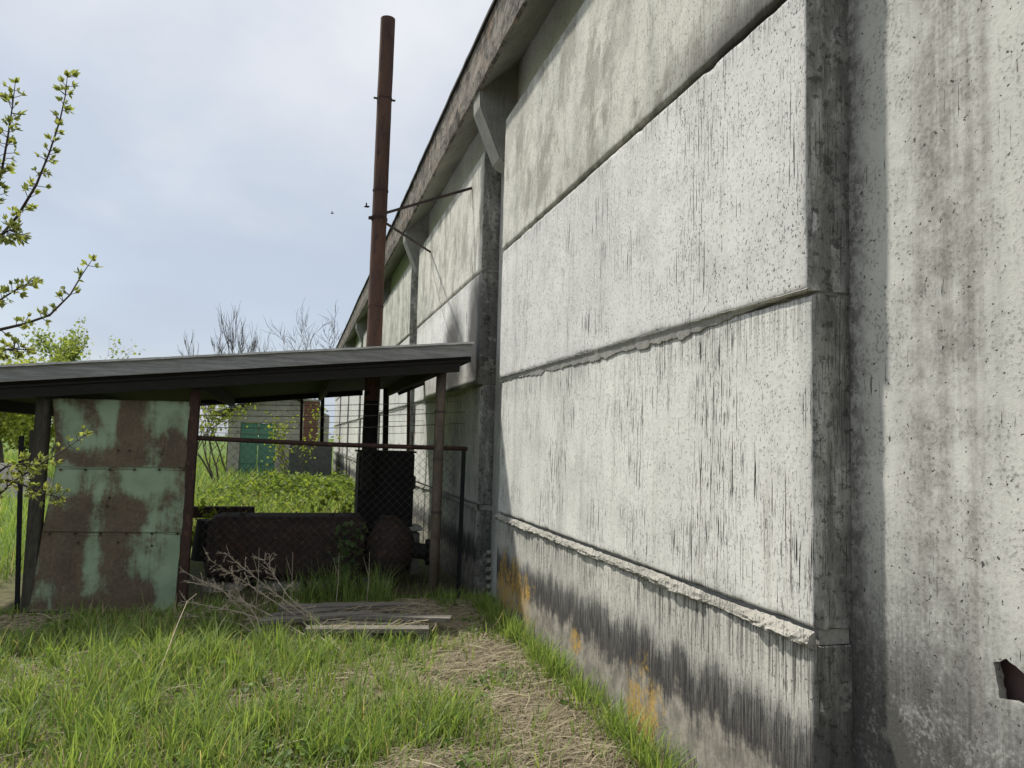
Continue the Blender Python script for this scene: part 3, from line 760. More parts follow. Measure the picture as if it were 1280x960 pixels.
def plate(o, c, s, r, th, mat, name):
    n = 24; V = []; F = []
    for y in (0, th):
        for i in range(n):
            a = 2*PI*i/n; V.append((c.x+r*math.cos(a), c.y+y, c.z+r*math.sin(a)))
        for i in range(n):
            a = 2*PI*i/n; k = s/max(abs(math.cos(a)), abs(math.sin(a))); V.append((c.x+k*math.cos(a), c.y+y, c.z+k*math.sin(a)))
    for i in range(n):
        j = (i+1) % n
        F += [(i, j, n+j, n+i), (2*n+i, 3*n+i, 3*n+j, 2*n+j), (i, 2*n+i, 2*n+j, j), (n+i, n+j, 3*n+j, 3*n+i)]
    return MB().add(V, F).build(name, mat, o)
plate(tank, fl, .125, .075, .03, M['rust'], 'flange')
MB().tube([fl+Vector((0, .028, 0)), fl+Vector((0, .032, 0))], .078, 20).build('port', M['iron'], tank)
MB().tube([at(250, 700, 9.2), at(258, 650, 9.2)], .10, 14).build('end_pipe', M['iron'], tank)
for px in (275, 430):
    c = at(px, 735, 9.35); MB().box((c.x, 9.4, tz0/2+.03), (.06, .5, max(.05, tz0))).build('leg', M['iron'], tank)
# stove body
sc_ = at(488, 690, 9.05)
stv = thing('boiler', 'black bulbous cast iron boiler with a side pipe beside the tank', 'boiler', (sc_.x, sc_.y, 0))
prof = [(754, 7), (734, 8), (726, 12), (716, 21), (696, 34), (676, 34), (664, 29), (654, 22), (647, 14)]
mb = MB(); V = []; n = 24
for py, r in prof:
    z = at(488, py, 9.05).z; rr = r*.86*9.05/FPX
    for i in range(n): V.append((sc_.x+rr*math.cos(2*PI*i/n), sc_.y+rr*.8*math.sin(2*PI*i/n), z))
F = [(i*n+k, i*n+(k+1) % n, (i+1)*n+(k+1) % n, (i+1)*n+k) for i in range(len(prof)-1) for k in range(n)] + [tuple(range(n-1, -1, -1)), tuple((len(prof)-1)*n+k for k in range(n))]
mb.add(V, F).build('body', M['rust_dark'], stv, smooth=True)
MB().tube([sc_ + Vector((.2, 0, .03)), at(533, 690, 9.0)], .09, 14).build('side_pipe', M['iron'], stv)
q = at(536, 690, 9.0); MB().tube([q - Vector((.03, 0, 0)), q + Vector((.03, 0, 0))], .15, 20).build('flange', M['iron'], stv)
q = at(486, 648, 9.05); MB().tube([q, q+Vector((0, 0, .03))], .10, 20).build('lid', M['rust_dark'], stv)
# furnace
fa, fb = at(449, 565, 9.95), at(515, 650, 9.95)
fur = thing('furnace', 'tall flat sooty black furnace casing below the flue pipe', 'furnace', ((fa.x+fb.x)/2, 10.1, 0))
MB().box(((fa.x+fb.x)/2, 10.15, fa.z/2), (fb.x-fa.x, .5, fa.z)).build('casing', M['iron'], fur, bevel=.015)
MB().box(((fa.x+fb.x)/2+.03, 9.88, .95), (.36, .03, .42)).build('door', M['iron'], fur, bevel=.01)
MB().box(((fa.x+fb.x)/2, 10.15, fa.z+.012), (fb.x-fa.x+.04, .54, .022)).build('top_plate', M['iron'], fur)
# switch box on its conduit
sb = at(514, 603, 10.0)
sw = thing('switch_box', 'small dark grey box hanging on a grey conduit right of the furnace', 'switch box', (sb.x, sb.y, sb.z-.2))
MB().box(sb, (.11, .08, .17)).build('case', M['box_grey'], sw, bevel=.01)
MB().tube([sb+Vector((-.01, .0, .09)), sb+Vector((-.005, .02, .62))], .008, 6).build('conduit', M['pipe_grey'], sw)
MB().beam(sb-Vector((0, 0, .09)), at(510, 650, 10.0), .05, .04, (0, 1, 0)).build('bracket', M['box_grey'], sw)
# masonry pier with a white slab
p = at(509, 660, 10.0)
pier = thing('masonry_pier', 'low pale pier capped with a white slab behind the boiler', 'pier', (p.x, 10.1, 0))
MB().box((p.x+.03, 10.1, p.z/2-.05), (.26, .3, max(.1, p.z-.02))).build('shaft', M['block'], pier, bevel=.01)
MB().box((p.x-.02, 10.08, p.z+.0), (.40, .42, .05)).build('slab', M['white_block'], pier, bevel=.008)
# blocks under the tank
for i, (xa_, xb_, yt, yb, Y, lab) in enumerate(((322, 378, 731, 752, 8.95, 'pale mossy concrete block under the middle of the tank'), (384, 446, 731, 752, 8.97, 'long pale concrete block under the right end of the tank'), (455, 487, 728, 748, 8.9, 'short grey concrete block left of the boiler foot'), (252, 300, 733, 756, 8.98, 'mossy grey concrete block under the flange end of the tank'))):
    a, b = at(xa_, yt, Y), at(xb_, yb, Y); ht = max(.08, a.z)
    o = MB().box(((a.x+b.x)/2, Y+.16, ht/2-.03), (b.x-a.x, .3, ht+.06), Matrix.Rotation(.06*(i-1), 3, 'Z')).build('concrete_block', M['block'], None, origin=((a.x+b.x)/2, Y+.16, 0), bevel=.012)
    tag(o, lab, 'concrete block', 'blocks under the tank')
# yellow stick on the ground
a, b = at(541, 759, 7.95), at(567, 757, 7.95)
o = MB().beam(a, b, .03, .035).build('painted_batten', M['yellow'], None, origin=tuple(a)); tag(o, 'short yellow painted batten lying at the foot of the pipe post', 'batten')
# beam behind
a, b = at(238, 640, 11.6), at(318, 640, 11.6)
o = MB().beam(a, b, .16, .15).build('rusty_beam', M['rust'], None, origin=((a.x+b.x)/2, 11.6, a.z)); tag(o, 'rusty beam overgrown with weeds behind the tank', 'beam')

# ------------------------------------------------------------------ pallet
pal = thing('wooden_pallet', 'broken grey wooden pallet lying in straw before the shed', 'pallet', (.75, 7.0, 0))
ang = -.16; Rz = Matrix.Rotation(ang, 3, 'Z')
for i in (0, 1, 2, 4, 5):
    off = -.46 + i*.185 + .05*nz(i*3.3, 1); L = 1.0 + .45*nz(i*1.7, 5)
    c = Vector((.72, 7.0, .135)) + Rz @ Vector((.06*nz(i, 9), off, .012*nz(i, 2)))
    MB().box(c, (L, .14+.02*nz(i, 4), .036), Matrix.Rotation(ang+.16*nz(i*1.3, 7), 3, 'Z') @ Matrix.Rotation(.03*nz(i, 8), 3, 'X')).build('plank', M['plank'], pal, bevel=.004)
for cx_, cy_, L, an, z_ in ((.25, 6.86, .95, .10, .175), (.95, 6.72, .85, -.34, .18), (.55, 7.28, 1.25, -.05, .172), (.18, 7.12, .7, .42, .16)):
    MB().box((cx_, cy_, z_), (L, .13, .036), Matrix.Rotation(an, 3, 'Z') @ Matrix.Rotation(.05*nz(cx_*9, 2), 3, 'Y')).build('plank', M['plank'], pal, bevel=.004)
for off in (-.46, 0, .46):
    c = Vector((.72, 7.0, .06)) + Rz @ Vector((off, 0, 0))
    MB().box(c, (.09, 1.08, .11), Rz).build('stringer', M['plank'], pal, bevel=.004)

# ------------------------------------------------------------------ grass
def vnoise(x, y, s, seed):
    x = x*s; y = y*s; xi = np.floor(x).astype(int); yi = np.floor(y).astype(int); fx, fy = x-xi, y-yi
    fx, fy = fx*fx*(3-2*fx), fy*fy*(3-2*fy)
    def h(a, b):
        v = np.sin(a*127.1+b*311.7+seed*74.7)*43758.5453; return v-np.floor(v)
    return (h(xi, yi)*(1-fx)+h(xi+1, yi)*fx)*(1-fy) + (h(xi, yi+1)*(1-fx)+h(xi+1, yi+1)*fx)*fy
GH = np.vectorize(ground_h)
def blades(name, x, y, h, wd, lean, col, mat, z=None, segs=4, dirs=None, curl=1.0):
    n = len(x); z = GH(x, y) if z is None else z
    th = rng.uniform(0, 2*PI, n) if dirs is None else dirs
    ph = th + PI/2 + rng.normal(0, .5, n)
    dx, dy = np.cos(th), np.sin(th); sx, sy = np.cos(ph), np.sin(ph)
    V = np.zeros((n, segs+1, 2, 3), np.float32); cc = np.zeros((n, segs+1, 2, 3), np.float32)
    for k in range(segs+1):
        t = k/segs; bend = lean*h*(t**(1+curl))
        zz = z + h*t*np.sqrt(np.clip(1-(lean*t)**2*.6, .04, 1)) - .01
        ww = wd*(1-.92*t**1.6)*.5*(1 if k else .7)
        for s in (0, 1):
            q = (-1, 1)[s]
            V[:, k, s, 0] = x + dx*bend + sx*ww*q; V[:, k, s, 1] = y + dy*bend + sy*ww*q; V[:, k, s, 2] = zz
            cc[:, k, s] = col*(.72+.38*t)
    idx = np.arange(n)[:, None]*(segs+1)*2; Q = []
    for k in range(segs):
        Q.append(np.stack([idx[:, 0]+2*k, idx[:, 0]+2*k+1, idx[:, 0]+2*k+3, idx[:, 0]+2*k+2], 1))
    return V.reshape(-1, 3), np.concatenate(Q), cc.reshape(-1, 3)
def merge(parts):
    V = []; Q = []; Cc = []; b = 0
    for v, q, c in parts: V.append(v); Q.append(q+b); Cc.append(c); b += len(v)
    return np.concatenate(V), np.concatenate(Q), np.concatenate(Cc)
def gcol(n, dry=.08):
    g1, g2, g3 = np.array([.145, .245, .058]), np.array([.32, .41, .12]), np.array([.45, .38, .23])
    t = rng.random((n, 1)); c = g1*(1-t)+g2*t
    d = rng.random((n, 1)) < dry; c = np.where(d, g3*rng.uniform(.7, 1.2, (n, 1)), c)
    return c*rng.uniform(.8, 1.2, (n, 1))
def pathness(x, y):
    # worn strip of flattened straw beside the wall, plus a few dry patches
    a = np.clip(1-np.abs(x-(1.42+.08*np.sin(y*1.7)))/.42, 0, 1)*(y < 7.9)
    a = np.clip(a*1.8, 0, 1)*(.55+.45*(vnoise(x, y, 2.3, 3) > .35))
    p = np.clip((vnoise(x, y, 1.3, 11)*.7+vnoise(x, y, 3.1, 13)*.3-.55)*5, 0, 1)*.75
    left = np.clip(1-np.hypot((x+1.2)/1.0, (y-3.75)/.5), 0, 1)*1.6
    return np.clip(np.maximum(np.maximum(a, p), left), 0, 1)
parts = []
N = 74000
x = rng.uniform(-4.2, 1.96, N); y = 3.0 + 5.4*rng.random(N)**1.15
pth = pathness(x, y); clump = vnoise(x, y, 3.5, 5)*.6 + vnoise(x, y, 9, 6)*.4
keep = rng.random(N) < (1-pth*.84)*(.25+.95*clump)
keep &= ~((np.abs(x-.72) < .62) & (np.abs(y-7.0) < .55) & (rng.random(N) < .88))
x, y, clump, pth = x[keep], y[keep], clump[keep], pth[keep]; n = len(x)
h = rng.gamma(5, .029, n)*(.40+1.15*clump)*(1-.5*pth); h = np.clip(h*np.where(y > 6.4, .58, .86)*(.5+.85*vnoise(x, y, 1.0, 21)), .03, .40)
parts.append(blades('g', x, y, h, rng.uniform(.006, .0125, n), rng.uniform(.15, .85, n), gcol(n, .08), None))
# lush tufts in the sunny middle and along the wall foot
def tufts(cx, cy, k, hmin, hmax, spread, dry=.02):
    for X_, Y_ in zip(cx, cy):
        n = int(rng.integers(k//2, k+1)); r = np.abs(rng.normal(0, spread, n)); a = rng.uniform(0, 2*PI, n)
        x, y = X_+r*np.cos(a), Y_+r*np.sin(a); x = np.minimum(x, 1.975)
        parts.append(blades('t', x, y, rng.uniform(hmin, hmax, n), rng.uniform(.007, .014, n), rng.uniform(.1, .8, n), gcol(n, dry), None, dirs=a+rng.normal(0, .6, n)))
tufts(rng.uniform(-1.6, .95, 130), rng.uniform(4.2, 6.6, 130), 34, .10, .33, .055)
tufts(rng.uniform(-3.6, -.8, 60), rng.uniform(5.4, 7.6, 60), 24, .07, .20, .08)
yy = rng.uniform(3.6, 7.6, 95); tufts(1.90-np.abs(rng.normal(0, .05, 95)), yy, 26, .10, .30, .045)
tufts(rng.uniform(.0, 1.2, 26), rng.uniform(6.05, 6.5, 26), 20, .10, .24, .06)
tufts(rng.uniform(-.2, 1.3, 14), rng.uniform(7.5, 7.8, 14), 18, .08, .2, .06)
tufts(rng.uniform(.0, 1.0, 22), rng.uniform(7.9, 8.6, 22), 30, .2, .45, .07)
tufts(rng.uniform(1.45, 1.9, 10), rng.uniform(7.6, 7.95, 10), 26, .12, .28, .05)
tufts(rng.uniform(.6, 1.75, 80), rng.uniform(3.7, 7.4, 80), 18, .07, .22, .07)
V, Q, cc = merge(parts)
o = np_mesh('meadow_grass', V, Q, M['grass'], (0, 6, 0), cc); tag(o, 'fresh green meadow grass growing before the shed and along the wall foot', 'grass', kind='stuff')
# far field
parts = []; N = 42000
d = 8.4 + 50*rng.random(N)**1.7; ang_ = rng.uniform(-.95, .06, N)
x, y = d*np.sin(ang_), d*np.cos(ang_); keep = (x < 1.6) & ~((x > -3.0) & (y < 12.8)); x, y, d = x[keep], y[keep], d[keep]; n = len(x)
c = gcol(n, .06)*1.05
parts.append(blades('f', x, y, rng.uniform(.12, .38, n)*(1+.015*d), .010*(d/8)**.85*rng.uniform(.7, 1.4, n), rng.uniform(.1, .7, n), c, None, segs=3))
# thin shaded grass under the shed roof
N = 1500; x = rng.uniform(-.9, 1.5, N); y = rng.uniform(8.3, 12.4, N)
parts.append(blades('s', x, y, rng.uniform(.05, .2, N), rng.uniform(.005, .01, N), rng.uniform(.2, .8, N), gcol(N, .3), None, segs=3))
V, Q, cc = merge(parts)
o = np_mesh('field_grass', V, Q, M['grass'], (-6, 20, 0), cc); tag(o, 'long green grass of the field beyond the shed', 'grass', kind='stuff')
# straw: flattened dead grass
def straw(N, xs, ys, ln, dens=None):
    x, y = rng.uniform(*xs, N), rng.uniform(*ys, N)
    k = rng.random(N) < (np.clip(pathness(x, y), 0, 1)*.95+.05 if dens is None else dens); x, y = x[k], y[k]; n = len(x)
    L = rng.uniform(*ln, n); a = rng.normal(.9, .8, n); wd = rng.uniform(.0012, .0034, n)
    z = GH(x, y) + rng.uniform(.0, .06, n)*(.3+.7*vnoise(x, y, 5, 2)) + .12*((np.abs(x-.72) < .5) & (np.abs(y-7.0) < .5) & (rng.random(n) < .14)); dz = rng.normal(0, .10, n)*L; arch = rng.uniform(0, .10, n)*L
    V = np.zeros((n, 4, 2, 3), np.float32)
    for i in range(4):
        t = i/3-.5; cv = a + t*rng.normal(0, .6, n)
        for s, q in ((0, -1), (1, 1)):
            V[:, i, s, 0] = np.minimum(x + np.cos(cv)*L*t - np.sin(a)*wd*q, 1.985); V[:, i, s, 1] = y + np.sin(cv)*L*t + np.cos(a)*wd*q
            V[:, i, s, 2] = np.maximum(z + dz*t + arch*(1-4*t*t) + .012, GH(V[:, i, s, 0], V[:, i, s, 1])+.003) + q*.001
    idx = np.arange(n)*8; Q = np.concatenate([np.stack([idx+2*i, idx+2*i+1, idx+2*i+3, idx+2*i+2], 1) for i in range(3)])
    c1, c2 = np.array([.46, .40, .28]), np.array([.20, .165, .115]); t = rng.random((n, 1)); c = (c1*t+c2*(1-t))
    return V.reshape(-1, 3), Q, np.repeat(c, 8, 0)
P_ = [straw(34000, (.5, 1.98), (3.4, 7.9), (.10, .42)), straw(18000, (-3.8, .8), (3.2, 8.0), (.08, .3)), straw(2600, (.0, 1.6), (6.3, 7.7), (.15, .5), .9)]
V, Q, cc = merge(P_)
o = np_mesh('dead_grass', V, Q, M['straw'], (1, 6, 0), cc); tag(o, 'flattened beige straw and dead grass along the trodden strip by the wall', 'dead grass', kind='stuff')

# ------------------------------------------------------------------ leaves, trees
def leaf_cloud(pts, nrm, size, col, shape='ovate'):
    """one folded leaf (two quads) per point"""
    n = len(pts); pts = np.asarray(pts); nrm = np.asarray(nrm)
    nrm = nrm/np.linalg.norm(nrm, axis=1, keepdims=True)
    r = rng.normal(size=(n, 3)); u = r - nrm*np.sum(r*nrm, 1, keepdims=True); u /= np.linalg.norm(u, axis=1, keepdims=True)
    v = np.cross(nrm, u); s = np.asarray(size).reshape(-1, 1)
    V = np.zeros((n, 6, 3), np.float32); fold = .16
    wid = .42 if shape == 'ovate' else .2
    V[:, 0] = pts; V[:, 1] = pts+u*s*.5; V[:, 2] = pts+u*s
    V[:, 3] = pts+u*s*.45+v*s*wid+nrm*s*fold; V[:, 4] = pts+u*s*.45-v*s*wid+nrm*s*fold; V[:, 5] = pts+u*s*.98
    i = np.arange(n)*6
    Q = np.concatenate([np.stack([i, i+1, i+2, i+3], 1), np.stack([i, i+4, i+5, i+1], 1)])
    return V.reshape(-1, 3), Q, np.repeat(col, 6, 0)
def lcol(n, a, b, lo=.75, hi=1.25):
    t = rng.random((n, 1)); return (np.array(a)*(1-t)+np.array(b)*t)*rng.uniform(lo, hi, (n, 1))
K_ = 150; wx = rng.uniform(-3.6, 1.7, K_); wy = rng.uniform(3.5, 7.8, K_)
PX = []; NX = []; SX = []
for a_, b_ in zip(wx, wy):
    k = int(rng.integers(8, 20)); rr = rng.uniform(.02, .12, k); th = rng.uniform(0, 2*PI, k)
    for r1, t1 in zip(rr, th):
        X_, Y_ = min(a_+r1*math.cos(t1), 1.95), b_+r1*math.sin(t1); PX.append((X_, Y_, ground_h(X_, Y_)+rng.uniform(.02, .12))); NX.append((.5*math.cos(t1), .5*math.sin(t1), 1)); SX.append(rng.uniform(.025, .065))
V, Q, cc = leaf_cloud(np.array(PX), np.array(NX) + rng.normal(0, .25, (len(PX), 3)), SX, lcol(len(PX), (.16, .25, .05), (.08, .14, .035)))
o = np_mesh('broadleaf_weeds', V, Q, M['leaf'], (0, 6, 0), cc); tag(o, 'low broad-leaved weeds scattered through the grass before the shed', 'weeds', kind='stuff')
def grow(base, direction, length, r0, levels, spread, kids, rnd, tips, mb, gravity=0.0, n=6, rmin=.003):
    pts = [Vector(base)]; d = Vector(direction).normalized(); segs = 5; rad = [r0]
    for i in range(segs):
        d = (d + Vector((rnd.gauss(0, .12), rnd.gauss(0, .12), rnd.gauss(0, .08)+gravity))).normalized()
        pts.append(pts[-1] + d*(length/segs)); rad.append(r0*(1-.62*(i+1)/segs))
    mb.tube(pts, rad, n if levels > 1 else 4, caps=False)
    for p in pts[2:]: tips.append((p, d, levels))
    if levels <= 0: return
    for k in range(kids):
        i = rnd.randint(2 if levels > 1 else 1, segs); ax = Vector((rnd.gauss(0, 1), rnd.gauss(0, 1), rnd.gauss(0, .5)))
        nd = (d*1.0 + ax.normalized()*spread).normalized()
        grow(pts[i], nd, length*rnd.uniform(.5, .75), max(rad[i]*.65, rmin), levels-1, spread, kids, rnd, tips, mb, gravity, n, rmin)
def tree(name, label, base, height, r0, seed, levels=3, kids=4, spread=.75, leaf=None, group=None, cat='tree', lean=(0, 0), stems=1, gravity=.02, trunk_frac=.45, rmin=.004):
    rnd = random.Random(seed); root = thing(name, label, cat, tuple(base), group)
    mb = MB(); tips = []
    for s in range(stems):
        dr = Vector((lean[0]+rnd.gauss(0, .12 if stems == 1 else .3), lean[1]+rnd.gauss(0, .12 if stems == 1 else .3), 1))
        grow(Vector(base)-Vector((0, 0, .1)), dr, height*trunk_frac*rnd.uniform(.85, 1.1), r0, levels, spread, kids, rnd, tips, mb, gravity, 6, rmin)
    B = Vector(base); top = max(t[0].z for t in tips) - B.z; kk = height/top
    mb.v = [tuple(B + Vector((v[0]-B.x, v[1]-B.y, v[2]-B.z))*kk) for v in mb.v]; tips = [(B+(t[0]-B)*kk, t[1], t[2]) for t in tips]
    mb.build('trunk', M['bark'] if leaf or r0 > .05 else M['twig'], root, smooth=True)
    if leaf:
        per, size, c1, c2, scat = leaf
        tp = [t for t in tips if t[2] <= 1]
        P3 = np.repeat(np.array([list(t[0]) for t in tp]), per, 0); P3 = P3 + rng.normal(0, scat, P3.shape)
        nr = rng.normal(size=P3.shape); nr[:, 2] += .6
        V, Q, cc = leaf_cloud(P3, nr, size*rng.uniform(.6, 1.3, len(P3)), lcol(len(P3), c1, c2), 'ovate')
        np_mesh('crown', V, Q, M['leaf'], tuple(base), cc, parent=root)
    return root
YG1, YG2 = (.28, .32, .06), (.16, .22, .04)
def gnd(px, Y): p = at(px, 600, Y); return Vector((p.x, Y, 0))
G1 = 'trees beyond the shed'
tree('willow_tree', 'bushy yellow-green willow rising behind the left end of the shed roof', gnd(72, 34), 6.1, .10, 3, 4, 4, .26, (3, .13, (.30, .35, .10), (.20, .27, .07), .10), G1, trunk_frac=.52)
tree('sapling', 'small thin pale green sapling top right of the willow over the shed roof', gnd(116, 34), 5.5, .07, 5, 3, 3, .55, (1, .13, (.28, .33, .10), (.2, .26, .07), .12), G1, trunk_frac=.5)
tree('bare_tree', 'leafless broom-shaped tree above the middle of the shed roof', gnd(284, 36), 7.4, .06, 12, 4, 4, .27, None, G1, stems=3, gravity=.10, trunk_frac=.5, rmin=.009)
tree('bare_tree', 'rounded leafless tree beside the far end of the warehouse roof', gnd(404, 62), 12.9, .14, 21, 4, 4, .6, None, G1, gravity=.04, trunk_frac=.45, rmin=.013)
for i, (px, Y, h_, lab) in enumerate(((8, 26, 3.9, 'leafy yellow-green bush tree at the left edge below the shed eave'), (34, 29, 4.0, 'yellow-green bush tree just left of the shed corner post'), (-25, 31, 4.6, 'yellow-green tree beyond the left edge of the field'))):
    tree('young_tree', lab, gnd(px, Y), h_, .06, 40+i, 3, 4, .6, (9, .12, (.36, .40, .09), (.22, .28, .05), .2), 'young trees along the field edge', stems=2)
for i, (px, Y, h_, lab) in enumerate(((238, 27, 3.9, 'yellow-green shrub seen through the wires beside the steel post'), (272, 27, 3.6, 'spindly shrub with grey stems left of the green doors'), (372, 27, 3.4, 'thin twiggy shrub between the green doors and the brick pillar'))):
    tree('tall_shrub', lab, gnd(px, Y), h_, .035, 60+i, 3, 3, .42, ((2, 1, 1)[i], .11, YG1, YG2, .12), 'shrubs behind the shed', stems=3, cat='shrub')
# further backdrop of leafy trees seen between shed posts and left of the field
for i, (px, Y, h_) in enumerate(((150, 48, 4.2), (205, 50, 4.0), (310, 52, 4.5), (-90, 40, 5.0), (60, 55, 4.8))):
    tree('hedge_tree', ['green hedge tree far behind the sheet metal front', 'green hedge tree far behind the steel post', 'green hedge tree far behind the outbuilding', 'green hedge tree far off beyond the left edge', 'green hedge tree far behind the corner post'][i], gnd(px, Y), h_, .1, 80+i, 3, 4, .8, (7, .24, (.32, .36, .08), (.17, .23, .05), .3), 'hedge trees across the field')
# grey earth bank on the left
a = gnd(-40, 20); V = []; F = []
n1_, n2_ = 30, 8
for i in range(n1_+1):
    for j in range(n2_+1):
        xx = -16 + 10.2*i/n1_; yy = 22 + 3.5*j/n2_
        V.append((xx, yy, max(-.05, .75*math.sin(PI*j/n2_)*min(1, (n1_-i)/4)*(1+.3*nz(xx*.8, yy*.8)) + .1*fbm(xx*2, yy*2)*math.sin(PI*j/n2_))))
for i in range(n1_):
    for j in range(n2_): F.append((i*(n2_+1)+j, i*(n2_+1)+j+1, (i+1)*(n2_+1)+j+1, (i+1)*(n2_+1)+j))
o = MB().add(V, F).build('earth_bank', M['bank'], smooth=True); tag(o, kind='structure')

# weed mound behind the shed: leafy ground cover
N = 48000
x = rng.uniform(-3.2, 1.75, N); y = rng.uniform(12.8, 21, N)
hh = .18 + .62*np.exp(-((y-17.0)/2.3)**2)*np.exp(-((x-.2)/1.9)**2) + .34*vnoise(x, y, 1.5, 4)*vnoise(x, y, 4.5, 9) + .12*vnoise(x, y, 7, 2)
z = hh*np.sqrt(rng.random(N))
nr = rng.normal(size=(N, 3)); nr[:, 2] += 1.2
V, Q, cc = leaf_cloud(np.stack([x, y, z], 1), nr, np.minimum(rng.gamma(5, .014, N), .115), lcol(N, (.27, .34, .07), (.10, .17, .035), .6, 1.3))
n_ = 9000; gx_ = rng.uniform(-3.2, 1.75, n_); gy_ = rng.uniform(12.7, 17.5, n_)
v2, q2, c2_ = blades('n', gx_, gy_, rng.uniform(.25, .75, n_), rng.uniform(.012, .024, n_), rng.uniform(.1, .6, n_), gcol(n_, .12)*1.05, None, segs=3)
V, Q, cc = merge([(V, Q, cc), (v2, q2, c2_)])
o = np_mesh('nettle_bed', V, Q, M['leaf'], (0, 15, 0), cc); tag(o, 'uneven bright green bed of nettles and grass mounding behind the shed', 'weeds', kind='stuff')
# bright young shoots right behind the tank, and the plant climbing the tank
def plant(name, label, stems, leaf_n, size, c1, c2, base, cat='plant', group=None, nleafmat='leaf'):
    root = thing(name, label, cat, tuple(base), group); mb = MB(); pts = []
    for s in stems:
        s = [Vector(p) for p in s]; mb.tube(s, [.006*(1-.6*i/(len(s)-1)) for i in range(len(s))], 5)
        for p, q in zip(s, s[1:]):
            for k in range(leaf_n): pts.append(list(p.lerp(q, rng.random())))
    mb.build('stem', M['twig'], root)
    P3 = np.array(pts) + rng.normal(0, size*.45, (len(pts), 3)); nr = rng.normal(size=P3.shape); nr[:, 2] += .9; nr[:, 1] -= .5
    V, Q, cc = leaf_cloud(P3, nr, size*rng.uniform(.6, 1.3, len(P3)), lcol(len(P3), c1, c2))
    np_mesh('foliage', V, Q, M[nleafmat], tuple(base), cc, parent=root); return root
b = at(425, 752, 8.75); b.z = 0
plant('climbing_plant', 'dark leafy plant growing up the front of the tank behind the mesh', [[b, at(428, 720, 8.75), at(420, 690, 8.78), at(430, 655, 8.8)], [b, at(440, 710, 8.75), at(446, 680, 8.78), at(450, 652, 8.8)], [b, at(436, 725, 8.7), at(432, 690, 8.74), at(442, 665, 8.75)]], 18, .085, (.13, .19, .07), (.08, .13, .05), b)
for i, (px, py, Y, lab) in enumerate(((262, 628, 11.4, 'yellow-green seedling on the left end of the rusty beam'), (300, 632, 11.4, 'yellow-green seedling over the middle of the rusty beam'), (400, 625, 11.3, 'bright shoots above the middle of the tank'), (432, 622, 11.3, 'bright shoots beside the flue pipe above the tank'))):
    b = at(px, py, Y); g0 = Vector((b.x, b.y, 0))
    plant('weed_shoot', lab, [[g0, g0.lerp(b, .6)+Vector((.05*k, 0, 0)), b+Vector((.12*k, .02*k, .03*k))] for k in (-1, 0, 1)], 9, .085, (.28, .34, .03), (.20, .26, .03), g0, group='young shoots behind the tank')

# ------------------------------------------------------------------ young maple at the left edge, branches reaching into frame
mp0 = Vector((-3.05, 3.55, 0))
mp = thing('young_maple', 'young tree at the left edge reaching in with fresh spring leaves', 'tree', tuple(mp0))
YM = 3.9
mb = MB()
trunk = [mp0 + Vector((0, 0, -.1)), mp0 + Vector((.03, .05, 1.0)), mp0 + Vector((.0, .1, 2.0)), mp0 + Vector((.06, .12, 3.0)), mp0 + Vector((.1, .1, 4.2))]
mb.tube(trunk, [.06, .05, .042, .03, .012], 10); mb.build('trunk', M['bark'], mp, smooth=True)
def trunk_at(z):
    for p, q in zip(trunk, trunk[1:]):
        if p.z <= z <= q.z: return p.lerp(q, (z-p.z)/(q.z-p.z))
    return trunk[-1]
BR = [([(0, 296), (22, 270), (45, 232), (62, 190), (75, 150), (82, 118), (84, 96)], 3.9, 1.6, 1.0),
      ([(-12, 268), (2, 215), (10, 170), (16, 130), (19, 104)], 3.8, 1.7, 1.0),
      ([(0, 412), (30, 405), (62, 394), (88, 368), (102, 344), (115, 325)], 4.0, 1.5, .55),
      ([(-20, 392), (0, 375), (20, 362), (42, 350)], 3.9, 1.5, 1.0),
      ([(-25, 300), (-5, 295), (12, 288), (32, 296)], 3.8, 1.5, 1.3),
      ([(-25, 445), (0, 438), (18, 436), (34, 437)], 4.0, 1.4, 1.2),
      ([(-10, 625), (20, 600), (45, 583), (75, 566), (108, 543)], 4.2, 1.0, .9),
      ([(10, 600), (40, 610), (58, 618), (76, 622)], 4.15, .9, 1.0),
      ([(-15, 600), (8, 583), (30, 580), (52, 578)], 4.1, .95, .8)]
tw = MB(); LP = []; LN = []; LS = []
